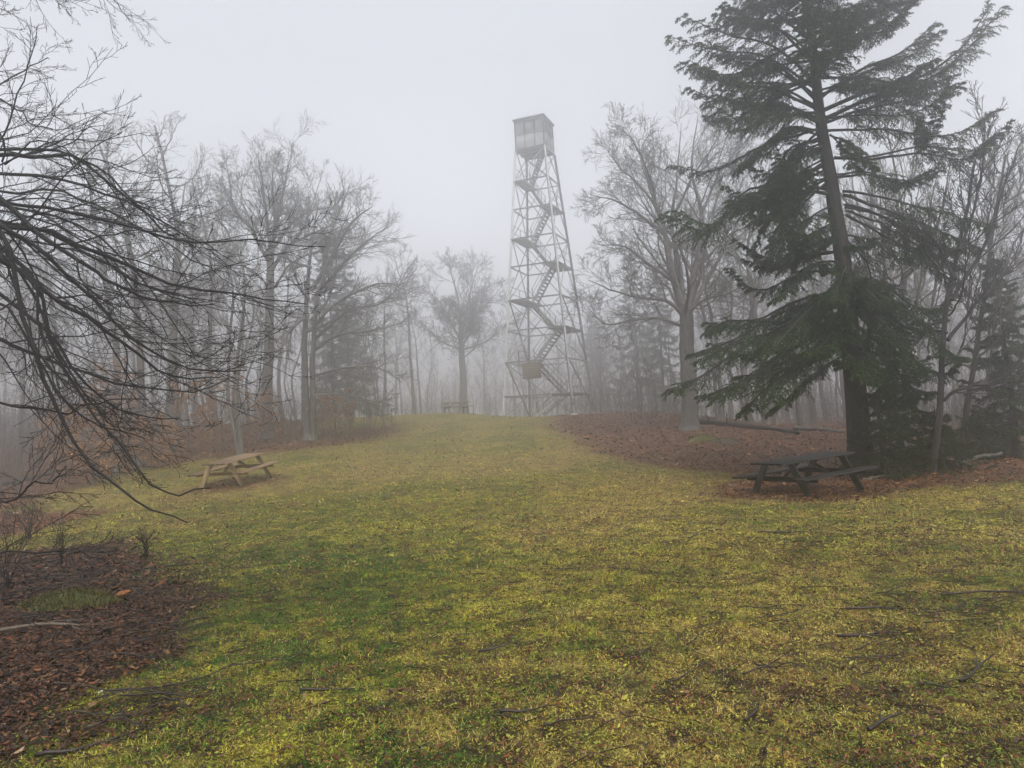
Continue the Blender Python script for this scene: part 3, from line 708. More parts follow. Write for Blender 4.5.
LB = [(L([(944, 400), (965, 385), (1000, 375), (1040, 352)], D, 1), .045, .01), (L([(948, 340), (975, 310), (1000, 290), (1035, 280)], D, 2), .05, .01), (L([(952, 300), (985, 240), (1005, 180), (1018, 140)], D, 1), .05, .012),
      (L([(955, 280), (930, 240), (905, 230), (870, 250)], D, 2), .045, .01), (L([(960, 250), (975, 200), (982, 150), (984, 110)], D, 1), .04, .01)] + auto_limbs(T1, .1, 9, .35, .98, 2.8, rg, .9)
tree('bare_sapling', b, [(T1, .085, .03)], LB, LV_R, 6, .005, M_BARKD, M_TWIG, label='thin dark leaning tree just right of the big spruce, limbs arching right', flare=1.2)
D = 21; b = on(at(962, 462, D)[0], D)
T1 = np.vstack([b, L([(968, 400), (985, 300), (1000, 220), (1012, 150)], D, 1)])
tree('bare_sapling', b, [(T1, .09, .03)], auto_limbs(T1, .12, 14, .25, .98, 3.0, rg, .95), LV_R, 7, .006, M_BARKD, M_TWIGG, label='young bare tree between the leaning tree and the small conifer at the right edge', flare=1.2)

# the near tree whose branches hang in from the left
def near_tree():
    D = 6.0; b = on(-6.9, 6.4); rng = np.random.default_rng(21)
    T = np.array([b, b + [.05, 0, 2], b + [-.05, -.1, 4.2], b + [.1, -.1, 6.5], b + [.1, 0, 9.2]])
    S0 = lambda z: b + np.array([.1, -.05, z])
    def lim(z, pts, y0, dy, r0, r1=.006): return (np.vstack([S0(z), L(pts, y0, dy)]), r0, r1)
    LB = [lim(4.2, [(-60, 160), (0, 151), (60, 149), (110, 176), (160, 220), (196, 242)], 6, .6, .04), lim(4.3, [(-60, 210), (0, 218), (60, 235), (130, 262), (200, 283), (262, 292), (315, 300)], 6.2, .3, .045),
          lim(4.0, [(-60, 190), (20, 232), (70, 268), (120, 296), (180, 326), (236, 330)], 5.8, -.3, .045), lim(3.8, [(-70, 235), (0, 252), (60, 292), (110, 322), (150, 352), (196, 378), (236, 386)], 5.6, .3, .042),
          lim(3.2, [(-80, 330), (0, 326), (40, 333), (80, 345), (150, 372), (215, 384), (262, 376)], 6.4, .7, .04), lim(4.1, [(-50, 190), (10, 240), (28, 300), (48, 370), (70, 448), (108, 498), (150, 526), (190, 545)], 5.5, -.6, .036),
          lim(3.9, [(-60, 230), (20, 270), (45, 350), (80, 420), (120, 476), (158, 512), (196, 510)], 5.9, -.6, .03), lim(4.3, [(-60, 175), (0, 175), (60, 182), (120, 205), (180, 236), (222, 262)], 6.8, .5, .035),
          lim(4.1, [(-70, 200), (0, 228), (50, 245), (110, 283), (160, 305), (215, 318)], 6.4, .9, .034), lim(3.6, [(-70, 260), (0, 282), (60, 330), (110, 372), (160, 398), (200, 400)], 6.1, .4, .034),
          lim(3.9, [(-60, 215), (0, 225), (50, 262), (96, 312), (130, 340), (180, 352), (228, 350)], 5.2, .5, .032), lim(2.6, [(-80, 400), (0, 402), (40, 408), (90, 405), (150, 398)], 5.8, .4, .024),
          lim(4.5, [(-60, 110), (-10, 84), (14, 62), (34, 44)], 7, .5, .024), lim(4.6, [(-60, 80), (-10, 76), (20, 92), (54, 108)], 6.5, .5, .022),
          lim(2.2, [(-90, 470), (0, 498), (30, 480), (64, 470), (84, 452)], 6.2, .3, .022), lim(4.2, [(-50, 165), (-5, 130), (10, 150), (14, 175), (40, 150), (62, 148), (96, 200)], 5.6, .2, .018),
          lim(4.0, [(-60, 205), (0, 240), (40, 300), (70, 350), (96, 382), (130, 405)], 6.6, .2, .03), lim(4.1, [(-60, 195), (0, 205), (54, 218), (110, 250), (150, 290), (190, 345), (200, 352)], 7.2, .4, .03),
          lim(7.4, [(-60, -80), (20, -34), (50, -10), (66, 12)], 7.2, .4, .02), lim(7.2, [(-80, -60), (-40, -20), (-15, 10), (-5, 28)], 7.0, .8, .02), lim(7.6, [(-30, -110), (60, -60), (100, -22), (132, 4)], 7.6, .8, .02), lim(7.0, [(-90, -10), (-50, 15), (-20, 20), (0, 2)], 6.6, .4, .016),
          lim(1.6, [(-120, 560), (-20, 560), (40, 548), (96, 546)], 6.0, .2, .018)]
    # limbs on the other sides of the trunk
    for i in range(12):
        az = rad(110 + 11 * i + rng.uniform(-6, 6)); l = rng.uniform(2.5, 4); p = S0(rng.uniform(3, 8)); h = np.array([math.cos(az), math.sin(az), 0])
        LB.append((np.array([p, p + h * l * .4 + [0, 0, .5], p + h * l * .8 + [0, 0, .5], p + h * l + [0, 0, .1]]), .035, .006))
    for i in range(23): LB[i] = (LB[i][0], LB[i][1] * .66, .004)
    for i in (0, 1, 2, 7, 8, 9, 16, 17):
        q = LB[i][0].copy(); k_ = np.linspace(0, 1, len(q))[:, None]; q += k_ * rng.normal(0, .3, 3) + k_ * np.array([-.25, rng.uniform(-.3, .3), rng.uniform(0, .3)]); LB.append((q, LB[i][1] * .75, .004))
    lv = [dict(k=8, t0=.22, ang=.6, lenf=.25, rr=.5, n=10, wig=.13, trop=(.3, 0, 0), taper=.35, rmax=.009, jit=.2), dict(k=7, t0=.12, ang=.65, lenf=.42, rr=.55, n=7, wig=.14, trop=(.1, 0, .1), rmax=.006),
          dict(k=4, t0=.15, ang=.6, lenf=.4, rr=.6, n=4, wig=.12, trop=(0, 0, .15), rmax=.004)]
    tree('bare_tree', b, [(T, .19, .06)], LB, lv, 8, .0016, M_BARKD, M_TWIG, label='near bare tree at the left edge, wet black branches drooping across the view', S=4, wig=.02, prune=lambda p: (p[..., 0] > -2.8) & (p[..., 2] < 1.65) | (p[..., 0] > -1.3) | (p[..., 0] > -3.3) & (p[..., 2] < 1.15))
near_tree()

# ------------------------------------------------------------------ conifers
def needles(acc, P, R, per, size, wid, rng, cols, tipcol=None, droop=0.0):
    """rows of needles along branchlets P (B,n,3)"""
    B, n, _ = P.shape; u = (np.arange(per)[None] + rng.uniform(0, 1, (B, per))) / per * (n - 1)
    i = np.clip(u.astype(int), 0, n - 2); f = (u - i)[..., None]; b = np.arange(B)[:, None]
    p = P[b, i] * (1 - f) + P[b, i + 1] * f; T = nrm(P[b, i + 1] - P[b, i])
    w = rng.normal(0, 1, (B, per, 3)); w = nrm(w - (w * T).sum(-1, keepdims=True) * T)
    d = nrm(T * .75 + w * .85 + np.array([0, 0, -droop])); l = size * rng.uniform(.7, 1.3, (B, per, 1))
    s = nrm(np.cross(d, rng.normal(0, 1, (B, per, 3)))) * wid * .5
    v = np.stack([p - s, p + s, p + d * l], 2).reshape(-1, 3); N = B * per
    c = cols[rng.integers(0, len(cols), (B, 1))] * rng.uniform(.75, 1.3, (B, per, 1))
    if tipcol is not None:
        k = (rng.uniform(0, 1, (B, 1, 1)) < .25); c = np.where(k, tipcol * rng.uniform(.7, 1.2, (B, per, 1)), c)
    acc.add(v, np.arange(N * 3).reshape(-1, 3), np.repeat(np.broadcast_to(c, (B, per, 3)).reshape(-1, 3), 3, 0))
SPR = np.array([(.017, .048, .009), (.03, .075, .013), (.009, .028, .007), (.045, .095, .016), (.017, .042, .010)])
def conifer(name, base, trunk, r0, limbs, seed, label, nd=(10, .05, .012), k1=26, k2=9, blen=.26, hang=.5, mt=None, group=None, min_r=.002, cols=SPR, k3=0):
    """limbs: (points, r, bareness) - needles start after the bare part of the limb"""
    rng = np.random.default_rng(seed); root = empty(name, base, label=label, cat='tree', group=group)
    a = Acc(); P = wiggle(spline(trunk, 26), rng, .012); t = np.linspace(0, 1, 26)
    a.tubes(P, r0 * (1 - t * .92) * (1 + .5 * np.exp(-t * 30)), 10); a.build('trunk', mt or M_SBARK, root, True, base)
    w = Acc(); fo = Acc()
    LP = np.stack([wiggle(spline(p, 14), rng, .015) for p, _, _ in limbs]); LR = np.stack([r * (1 - .85 * np.linspace(0, 1, 14)) for _, r, _ in limbs])
    bare = np.array([x[2] for x in limbs]); w.tubes(LP, LR, 5, False)
    # side branchlets
    p, D, l, rc = sprout(LP, LR, k1, .04, .99, .95, blen, .45, rng, taper=.45, plane=(0, 0, 1), rmax=.012, rmin=.003)
    tt = np.tile((np.arange(k1) + .5) / k1, len(limbs)); keep = tt > np.repeat(bare, k1)
    D = D + np.array([0, 0, -.25 * hang]); l = l * (.35 + .75 * np.sin(np.clip(tt, 0, 1) * 2.6 + .35))
    p, D, l, rc = p[keep], D[keep], l[keep], rc[keep]
    P1, R1 = grow(p, D, l, rc, rc * .4, 6, .07, (0, 0, -1.1 * hang), rng); w.tubes(P1, R1, 3, False)
    p, D, l2, rc = sprout(P1, R1, k2, .08, .98, .8, .42, .5, rng, taper=.5, plane=(0, 0, 1), rmin=.002)
    l2 = np.maximum(l2, .05)
    P2, R2 = grow(p, D + np.array([0, 0, -.2 * hang]), l2, rc, rc * .5, 3, .08, (0, 0, -.8 * hang), rng)
    w.tubes(P2, R2, 3, False)
    tip = np.array([.07, .105, .022])
    needles(fo, P2, R2, nd[0], nd[1], nd[2], rng, cols, tip, .1)
    needles(fo, P1, R1, nd[0] * 2, nd[1], nd[2], rng, cols, None, .1)
    ln = LP[:, 7:]; needles(fo, ln, LR[:, 7:], nd[0] * 5, nd[1], nd[2], rng, cols)
    w.build('branches', M_BARKD, root, False, base); fo.build('foliage', M_NEEDLE, root, False, base)
    return root, P
def limb(p, az, l, drop, lift, r, rng):
    h = np.array([math.cos(az), math.sin(az), 0]); s = np.array([-h[1], h[0], 0]) * rng.normal(0, .12) * l
    return np.array([p, p + h * l * .35 + [0, 0, -drop * .35], p + h * l * .7 + s * .6 + [0, 0, -drop], p + h * l + s + [0, 0, -drop + lift]])

def big_spruce():
    rng = np.random.default_rng(31); D = 18.2; b = on(at(860, 470, D)[0], D)
    T = np.vstack([b, L([(858, 430), (852, 370), (845, 300), (836, 230), (825, 160), (815, 90), (806, 0)], D, 0), at(800, -60, D), at(797, -130, D)])
    A = []
    def W(pts, y0=0, dy=0., r=.045, bare=.2): A.append((L(pts, D + y0, dy), r, bare))
    # upper left
    W([(812, 78), (770, 45), (725, 34), (680, 15)], 0, -.6); W([(814, 95), (775, 68), (735, 60), (693, 47)], 0, .5); W([(815, 108), (770, 88), (722, 84), (677, 65)], 0, -.3)
    W([(817, 118), (780, 105), (745, 105), (708, 98)], 0, 1.2); W([(810, 40), (780, 15), (750, 0), (722, -12)], 0, .6); W([(812, 60), (780, 30), (752, 20), (716, 20)], 0, 1.5)
    W([(820, 130), (790, 128), (760, 150), (738, 172)], 0, -.8, .04, .1); W([(822, 140), (790, 150), (765, 185), (748, 215)], 0, .6, .04, .1)
    W([(826, 165), (800, 180), (765, 190), (735, 210)], 0, -1.0, .045, .15); W([(832, 195), (800, 190), (745, 195), (712, 228), (688, 228), (658, 214)], 0, -1.2, .05, .3)
    W([(828, 178), (795, 195), (770, 215), (752, 250)], 0, .8, .04, .2); W([(830, 180), (805, 205), (790, 235), (780, 262)], 0, -1.2, .035, .25)
    # upper right
    W([(820, 112), (870, 88), (925, 72), (966, 40), (994, 2)], 0, -.5, .06, .12); W([(818, 100), (862, 70), (905, 50), (935, 20)], 0, .9, .05, .12); W([(815, 70), (850, 40), (890, 25), (915, -10)], 0, -.8, .05, .1)
    W([(822, 122), (868, 102), (915, 92), (950, 80)], 0, 1.3, .05, .15); W([(812, 45), (850, 10), (885, -5), (930, -20)], 0, .3, .05, .1); W([(818, 95), (850, 85), (895, 82), (942, 55)], 0, -1.5, .04, .1)
    W([(834, 158), (875, 158), (920, 152), (962, 158), (995, 130)], 0, -.4, .045, .42); W([(920, 152), (922, 140), (922, 128), (923, 113)], -.35, 0, .02, 0); W([(830, 135), (850, 145), (866, 160), (880, 168)], 0, -1, .03, .1)
    W([(836, 178), (868, 176), (900, 186), (938, 172)], 0, .7, .04, .35); W([(843, 195), (872, 205), (915, 222), (955, 238), (988, 252)], 0, -.5, .05, .3); W([(845, 205), (880, 215), (930, 245), (966, 250)], 0, .8, .045, .35)
    W([(846, 215), (880, 235), (925, 265), (950, 285)], 0, .4, .04, .3); W([(850, 285), (890, 300), (930, 330), (948, 355), (968, 358)], 0, -.9, .045, .2)
    # low left skirt
    W([(846, 305), (800, 318), (740, 352), (700, 380), (668, 392)], 0, -1.3, .05, .1); W([(848, 320), (800, 345), (755, 375), (715, 402)], 0, -2.0, .045, .08); W([(846, 290), (800, 300), (745, 325), (704, 322)], 0, -.2, .045, .1)
    W([(844, 270), (800, 275), (760, 290), (728, 270)], 0, .8, .04, .15); W([(842, 250), (810, 255), (775, 262), (735, 240)], 0, 1.2, .035, .2); W([(850, 330), (805, 360), (765, 395), (744, 420)], 0, -1.2, .04, .1)
    W([(848, 300), (790, 310), (730, 342), (690, 355)], 0, .9, .045, .1); W([(846, 296), (795, 325), (748, 338), (700, 362)], 0, -1.7, .045, .1); W([(850, 325), (820, 350), (790, 380), (770, 405)], 0, -2.4, .04, .1)
    W([(843, 262), (815, 262), (790, 285), (770, 300)], 0, -1.5, .035, .1); W([(846, 285), (820, 300), (790, 330), (772, 352)], 0, -2.3, .04, .1)
    # low right and towards the viewer
    W([(850, 305), (880, 320), (905, 350), (925, 372)], 0, -1.6, .04, .1); W([(850, 320), (880, 345), (905, 385), (918, 420)], 0, .6, .04, .1); W([(852, 330), (875, 360), (890, 400), (902, 432)], 0, -1.2, .035, .1)
    W([(853, 345), (860, 356), (866, 372), (878, 384)], 0, -2.2, .03, .1); W([(846, 262), (845, 275), (836, 296), (822, 300)], 0, -2.0, .03, .1); W([(846, 272), (864, 280), (884, 300), (904, 302)], 0, -1.8, .035, .1)
    W([(849, 318), (835, 328), (818, 348), (800, 352)], 0, -2.3, .035, .1)
    W([(850, 345), (805, 362), (745, 386), (704, 396)], 0, -.9, .035, .1); W([(852, 350), (815, 372), (785, 396), (764, 412)], 0, .5, .03, .1); W([(852, 352), (875, 372), (905, 388), (932, 392)], 0, .7, .03, .1)
    W([(852, 345), (900, 360), (940, 372), (962, 356)], 0, -.4, .035, .15); W([(851, 338), (810, 348), (765, 368), (735, 372)], 0, 1.3, .035, .1); W([(848, 312), (790, 322), (735, 318), (708, 330)], 0, -.7, .04, .1)
    # all round: far sides, and the top out of view
    tr = spline(T, 200)
    for i in range(46):
        z = rng.uniform(3.0, 5.0) if i < 10 else rng.uniform(8.4, 14.6)
        p = tr[np.argmin(abs(tr[:, 2] - z))]
        az = rng.uniform(rad(20), rad(160)) if i < 10 else rng.uniform(0, 2 * PI)
        l = rng.uniform(2.6, 4.0) if i < 10 else (15.6 - z) * rng.uniform(.4, .55) + .4
        A.append((limb(p, az, l, (.4 if i < 10 else .12) * l, .12 * l, .04, rng), .04, .12))
    for p_, r_, b_ in [l_ for l_ in A[:-46] if l_[0][0][2] > 5.4]:
        q = p_.copy(); k_ = np.linspace(0, 1, len(q))[:, None]; q += k_ * rng.normal(0, .28, 3) + np.array([0, 0, rng.normal(0, .12)]); A.append((q, r_ * .8, b_))
    for i in range(16):
        z = rng.uniform(2.7, 5.9); p = tr[np.argmin(abs(tr[:, 2] - z))]; l = rng.uniform(.8, 1.8)
        A.append((limb(p, -PI / 2 + rng.uniform(-1.5, 1.5), l, rng.uniform(.1, .4) * l, rng.uniform(.05, .3) * l, .02, rng), .02, .03))
    for i in range(15):
        left = i < 10; z = rng.uniform(6.0, 9.0) if left else rng.uniform(4.6, 6.6); p = tr[np.argmin(abs(tr[:, 2] - z))]; l = rng.uniform(1.8, 3.2)
        A.append((limb(p, (PI if left else 0) + rng.uniform(-.8, .8), l, .38 * l, .14 * l, .03, rng), .03, .12))
    for i in range(11):
        z = rng.uniform(8.9, 13.5); p = tr[np.argmin(abs(tr[:, 2] - z))]; l = (15.6 - z) * rng.uniform(.4, .55) + .3
        A.append((limb(p, -PI / 2 + rng.uniform(-1.2, 1.2), l, .12 * l, .15 * l, .04, rng), .035, .06))
    conifer('spruce_tree', b, T, .31, A, 32, 'big ragged dark spruce leaning left beside the dark picnic table', nd=(13, .048, .016), k1=46, k2=9, blen=.18, hang=.65)
big_spruce()

def young(name, px, py, D, H, R0, label, seed, n=34, **kw):
    rng = np.random.default_rng(seed); b = on(at(px, py, D)[0], D); top = b + [rng.normal(0, .1), 0, H]; T = np.array([b, b * .5 + top * .5 + [rng.normal(0, .06), 0, 0], top]); A = []
    for i in range(n):
        t = .06 + .9 * (i + rng.uniform(0, 1)) / n; p = b + (top - b) * t; l = R0 * (1 - t) ** .8 * rng.uniform(.7, 1.15) + .15
        A.append((limb(p, i * 2.4 + rng.uniform(-.4, .4), l, .18 * l, .12 * l, .02, rng), .02, .1))
    return conifer(name, b, T, .07 + H * .008, A, seed, label, **kw)
young('small_conifer', 1016, 455, 21, 6.0, 1.4, 'small full conifer at the right edge of the view, beyond the leaf litter', 41, n=80, nd=(9, .05, .018), k1=24, k2=7)
HEM = np.array([(.018, .034, .014), (.026, .046, .018), (.014, .026, .012)])
for i, (px, py, D, H, R0, lb) in enumerate([(885, 462, 17.2, 2.4, 1.2, 'low dark hemlock bush touching the big spruce trunk on its right'), (905, 466, 18.8, 3.6, 1.3, 'taller dark hemlock right behind the big spruce, filling the gap by its trunk'),
                                            (940, 466, 18.2, 1.5, 1.3, 'knee high dark hemlock spreading at the foot of the thin leaning tree'), (985, 468, 21, 1.4, 1.5, 'low spreading hemlock left of the small conifer at the right edge')]):
    young('hemlock_bush', px, py, D, H, R0, lb, 50 + i, n=34, nd=(9, .04, .016), k1=22, k2=6, cols=HEM)
# hazy evergreens deep in the fog
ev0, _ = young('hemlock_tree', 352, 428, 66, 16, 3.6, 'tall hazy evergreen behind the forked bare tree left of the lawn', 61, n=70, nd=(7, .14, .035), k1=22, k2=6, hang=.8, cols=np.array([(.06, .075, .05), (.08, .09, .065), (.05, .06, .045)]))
for px, py, D, s, lb in ((640, 418, 74, 1.1, 'ghostly evergreen in the fog just left of the massive oak'), (600, 412, 96, 1.1, 'very faint evergreen in the fog right behind the lookout tower'), (665, 415, 62, .85, 'hazy evergreen directly behind the trunk of the massive oak'), (335, 428, 58, .95, 'faint evergreen left of the tall hazy one, deep in the left wood'), ):
    copy_tree(ev0, on(at(px, py, D)[0], D), px * 1.3, s, lb, None)

# ------------------------------------------------------------------ the woods
LV_W = [dict(k=6, t0=.15, ang=.6, lenf=.48, rr=.5, n=5, wig=.12, trop=(0, 0, .45)), dict(k=5, t0=.1, ang=.6, lenf=.6, rr=.5, n=4, wig=.1, trop=(0, 0, .2), taper=.35, rmax=.014), dict(k=3, t0=.1, ang=.5, lenf=.6, rr=.6, n=3, wig=.06, trop=(0, 0, .15), taper=.3)]
protos = []
for i, (H, r0, t0, k, ln, up) in enumerate(((15, .17, .5, 13, 3.2, .9), (13, .12, .4, 12, 2.8, .95), (16, .24, .45, 14, 4.2, .75), (11, .08, .3, 12, 2.0, 1.0), (14, .15, .35, 15, 3.6, .6), (12.5, .13, .6, 10, 2.6, .9))):
    r_ = np.random.default_rng(200 + i)
    T = np.array([[0, 0, -.2], [r_.normal(0, .15), r_.normal(0, .15), H * .3], [r_.normal(0, .4), r_.normal(0, .4), H * .65], [r_.normal(0, .8), r_.normal(0, .8), H]])
    tr = [(T, r0, r0 * .18)]
    lb = auto_limbs(T, r0, k, t0, .98, ln, r_, up)
    if i in (1, 4):
        T2 = T.copy(); T2[1:, 0] += [.5, 1.1, 1.9]; T2[:, 1] += .15; T2[3, 2] *= .9; tr.append((T2, r0 * .8, .03)); lb += auto_limbs(T2, r0 * .8, 8, t0, .98, ln * .8, r_, up)
    protos.append(tree('forest_tree', (0, 0, 0), tr, lb, LV_W, 300 + i, .0055, M_BARK, M_TWIGG, wig=.03, label='x', group='x'))
used = [False] * len(protos)
rw = np.random.default_rng(77)
def place(px, D, k, s, label, group, py=None):
    p = on(at(px, 420, D)[0], D)
    if not used[k]:
        used[k] = True; r = protos[k]; r.location = [float(v) for v in p]; r.rotation_euler = (rw.normal(0, .045), rw.normal(0, .045), rw.uniform(0, 6.28)); r.scale = (s, s, s); r['label'] = label
        if group: r['group'] = group
        elif 'group' in r: del r['group']
        return r
    r = copy_tree(protos[k], p, rw.uniform(0, 6.28), s, label, group); r.rotation_euler.x = rw.normal(0, .055); r.rotation_euler.y = rw.normal(0, .055)
    if not group and 'group' in r: del r['group']
    return r
# trees one can tell apart
for px, D, k, s, lb in ((138, 29, 2, .8, 'dark trunk rising straight behind the drooping branches, nearest tree of the left wood'),
                        (172, 33, 2, .92, 'thick leaning trunk among the tan beech leaves left of the tan picnic table'),
                        (240, 31, 1, .9, 'thin forked tree just left of the big straight oak'), (212, 40, 0, .95, 'slim straight tree left of the thin forked one, above the tan picnic table'),
                        (70, 34, 0, .9, 'slim tree at the far left behind the drooping branches'), (20, 30, 3, .95, 'thinnest tree at the left edge of the left wood'),
                        (372, 46, 3, .8, 'small slender tree at the right end of the left wood'), (640, 40, 3, .42, 'short crooked sapling on the leaf litter between the tower and the massive oak'),
                        (657, 41, 3, .33, 'smallest sapling on the leaf litter beside the massive oak'), (752, 36, 1, .85, 'forked tree half hidden behind the left skirt of the big spruce'),
                        (800, 33, 5, .95, 'straight thin tree seen under the big spruce behind the dark table'), (722, 39, 4, .95, 'twin stemmed tree right of the massive oak, behind the spruce tips')):
    place(px, D, k, s, lb, None)
ZONES = [((-40, 250), (34, 52), 22, 'slim bare tree in the nearer left wood behind the tan table', 'slim trees of the nearer left wood'),
         ((-60, 425), (52, 95), 62, 'pale bare tree deep in the fog of the left wood', 'fogged trees deep in the left wood'),
         ((405, 610), (84, 130), 34, 'ghostly bare tree in the fog beyond the lookout tower', 'ghostly trees beyond the tower'),
         ((600, 830), (60, 105), 40, 'pale bare tree in the fog right of the lookout tower', 'fogged trees right of the tower'),
         ((715, 880), (38, 56), 9, 'slim bare tree of the wood behind the dark table', 'slim trees behind the dark table'),
         ((880, 1060), (30, 50), 13, 'slim bare tree in the nearer right wood beyond the hemlocks', 'slim trees of the nearer right wood'),
         ((830, 1080), (50, 95), 40, 'pale bare tree deep in the fog of the right wood', 'fogged trees deep in the right wood')]
for (x0, x1), (d0, d1), n, lb, gr in ZONES:
    for i in range(n):
        px = x0 + (x1 - x0) * (i + rw.uniform(0, 1)) / n; D = math.sqrt(rw.uniform(d0 ** 2, d1 ** 2))
        s = rw.uniform(.65, 1.0) * (1.0 if D < 50 else 1.05)
        if 'beyond the lookout' in lb: s *= .95
        place(px, D, int(rw.integers(0, 6)), s, lb, gr)

# brush between the trunks
def brush():
    rng = np.random.default_rng(88); P0 = []
    for (x0, x1), (d0, d1), n in (((-80, 400), (31, 62), 2200), ((560, 1100), (38, 70), 1700), ((850, 1100), (23, 40), 500), ((400, 620), (62, 90), 600), ((-80, 110), (21, 30), 160)):
        px = rng.uniform(x0, x1, n); D = np.sqrt(rng.uniform(d0 ** 2, d1 ** 2, n)); x = (px - 512) / F * D
        k = (litter(x, D) > .6) & (vnoise(x, D, 4, 90) > -.35); P0.append(np.stack([x[k], D[k], gz(x[k], D[k])], -1))
    P0 = np.concatenate(P0); n = len(P0)
    L_ = rng.gamma(3, .55, n) + .4; P, R = grow(P0, np.stack([rng.normal(0, .22, n), rng.normal(0, .22, n), np.ones(n)], -1), L_, .005 + .0035 * L_, np.full(n, .004), 6, .08, (0, 0, .1), rng)
    a = Acc(); a.tubes(P, R, 3, False)
    p, D, l, rc = sprout(P, R, 7, .2, .98, .7, .4, .6, rng, rmin=.004); P, R = grow(p, D, l, rc, rc * .6, 4, .12, (0, 0, .2), rng); a.tubes(P, R, 3, False)
    p, D, l, rc = sprout(P, R, 3, .2, .98, .6, .5, .7, rng, rmin=.004); P, R = grow(p, D, l, rc, rc * .6, 2, .12, (0, 0, .2), rng); a.tubes(P, R, 3, False)
    tag(a.build('undergrowth', M_TWIGG), kind='stuff')
brush()

# young beeches that kept their dry leaves
def beech(px, D, H, W, seed, label, dens=1.0, twig=M_TWIGG, pal=None):
    rng = np.random.default_rng(seed); b = on(at(px, 430, D)[0], D)
    root = empty('beech_sapling', b, label=label, cat='sapling', group='young beeches that kept dry leaves')
    T = np.array([b, b + [rng.normal(0, .1), 0, H * .5], b + [rng.normal(0, .25), rng.normal(0, .2), H]])
    a = Acc(); a.tubes(spline(T, 14), np.linspace(.03, .008, 14), 6); a.build('trunk', M_BARK, root, True, b)
    c = Acc(); P, R = stack(auto_limbs(T, .05, 14, .15, .95, W, rng, .35), 8); c.tubes(P, R * .6, 4, False)
    lv = ramify(P, R, [dict(k=7, lenf=.45, rr=.5, n=4, trop=(0, 0, .1), zflat=.5, rmax=.006), dict(k=4, lenf=.5, n=3, zflat=.5)], rng, .003)
    for p, r in lv: c.tubes(p, r, 3, False)
    c.build('branches', twig, root, False, b)
    q = lv[1][0][:, 1:].reshape(-1, 3); q = np.repeat(q, 3, 0); q = q[rng.uniform(0, 1, len(q)) < dens]; q = q + rng.normal(0, .035, q.shape)
    f = Acc(); add_leaves(f, q[:, 0], q[:, 1], q[:, 2] - .03, np.full(len(q), .085), rng, pal if pal is not None else np.array([(.6, .34, .18), (.5, .26, .13), (.66, .44, .28), (.42, .22, .12)]), 1.2)
    f.build('foliage', M_BEECH, root, False, b)
for i, (px, D, H, W, lb) in enumerate(((92, 24.5, 2.6, 1.2, 'tan leaved beech sapling above the low dark bench'), (66, 27, 2.9, 1.3, 'tan leaved beech sapling farthest left, behind the drooping branches'),
        (122, 31, 4.4, 1.4, 'tall tan leaved beech sapling beside the nearest dark trunk on the left'), (150, 28, 2.0, 1.2, 'low tan leaved beech at the lawn edge left of the thick leaning trunk'),
        (188, 32, 3.2, 1.5, 'tan leaved beech sapling right of the thick leaning trunk'), (222, 36, 4.0, 1.4, 'tan leaved beech sapling behind the left end of the tan picnic table'),
        (262, 36, 2.6, 1.2, 'orange leaved beech sapling at the foot of the big straight oak'), (335, 37, 2.3, 1.7, 'rusty leaved bush between the forked tree and the lawn'),
        (105, 36, 3.4, 1.3, 'small leaved beech far behind the nearest dark trunk'))):
    beech(px, D, H, W, 400 + i, lb, .8)

# ------------------------------------------------------------------ logs, stumps, mounds, fallen branches
def log(name, a, b, r, mat, label, cat, seed, n=16, amp=.03, knots=4):
    rng = np.random.default_rng(seed); P = wiggle(spline([a, (np.asarray(a) + b) / 2 + [0, 0, .04], b], n), rng, amp)
    P[:, 2] = np.maximum(P[:, 2], gz(P[:, 0], P[:, 1]) + r * .5)
    ac = Acc(); ac.tubes(P, np.linspace(r, r * .55, n) * rng.uniform(.9, 1.1, n), 9)
    p, D, l, rc = sprout(P[None], np.linspace(r, r * .55, n)[None], knots, .1, .95, 1.1, .12, .35, rng); Q, R = grow(p, D, l, rc, rc * .5, 4, .1, (0, 0, .2), rng); ac.tubes(Q, R, 5)
    o = ac.build(name, mat, None, True, P[0]); return tag(o, label, cat)
def G(px, py, dz=0.0): p = ground(px, py); p[2] += dz; return p
log('fallen_log', G(697, 428, .3), G(800, 440, .25), .13, M_BARKD, 'long fallen log on the leaf litter behind the dark picnic table', 'log', 1)
log('fallen_log', G(795, 436, .3), G(850, 444, .3), .09, M_BARK, 'short broken log lying beside the spruce trunk', 'log', 2)
log('fallen_log', G(905, 470, .1), G(1010, 462, .15), .07, M_BARK, 'thin fallen log on the leaf litter below the hemlocks at the right', 'log', 3, amp=.05)
log('fallen_log', G(862, 482, .05), G(905, 474, .05), .03, M_PALE, 'thin pale stick log at the foot of the big spruce', 'log', 4, amp=.02)
log('fallen_log', G(985, 455, .2), G(1060, 447, .25), .09, M_PALE, 'pale log lying under the small conifer at the right edge', 'log', 5)
log('fallen_log', G(0, 490, .15), G(60, 478, .1), .08, M_BARKD, 'dark fallen log at the left wood edge beside the low bench', 'log', 6)
p0 = G(921, 468); o = Acc(); Pp = spline(np.array([p0, p0 + [-.02, 0, .35], p0 + [.0, 0, .75], p0 + [.25, 0, 1.05]]), 12); o.tubes(Pp, np.linspace(.035, .02, 12), 7)
tag(o.build('dead_stem', M_PALE, None, True, p0), 'pale curved dead stem standing among the dark hemlocks', 'dead stem')

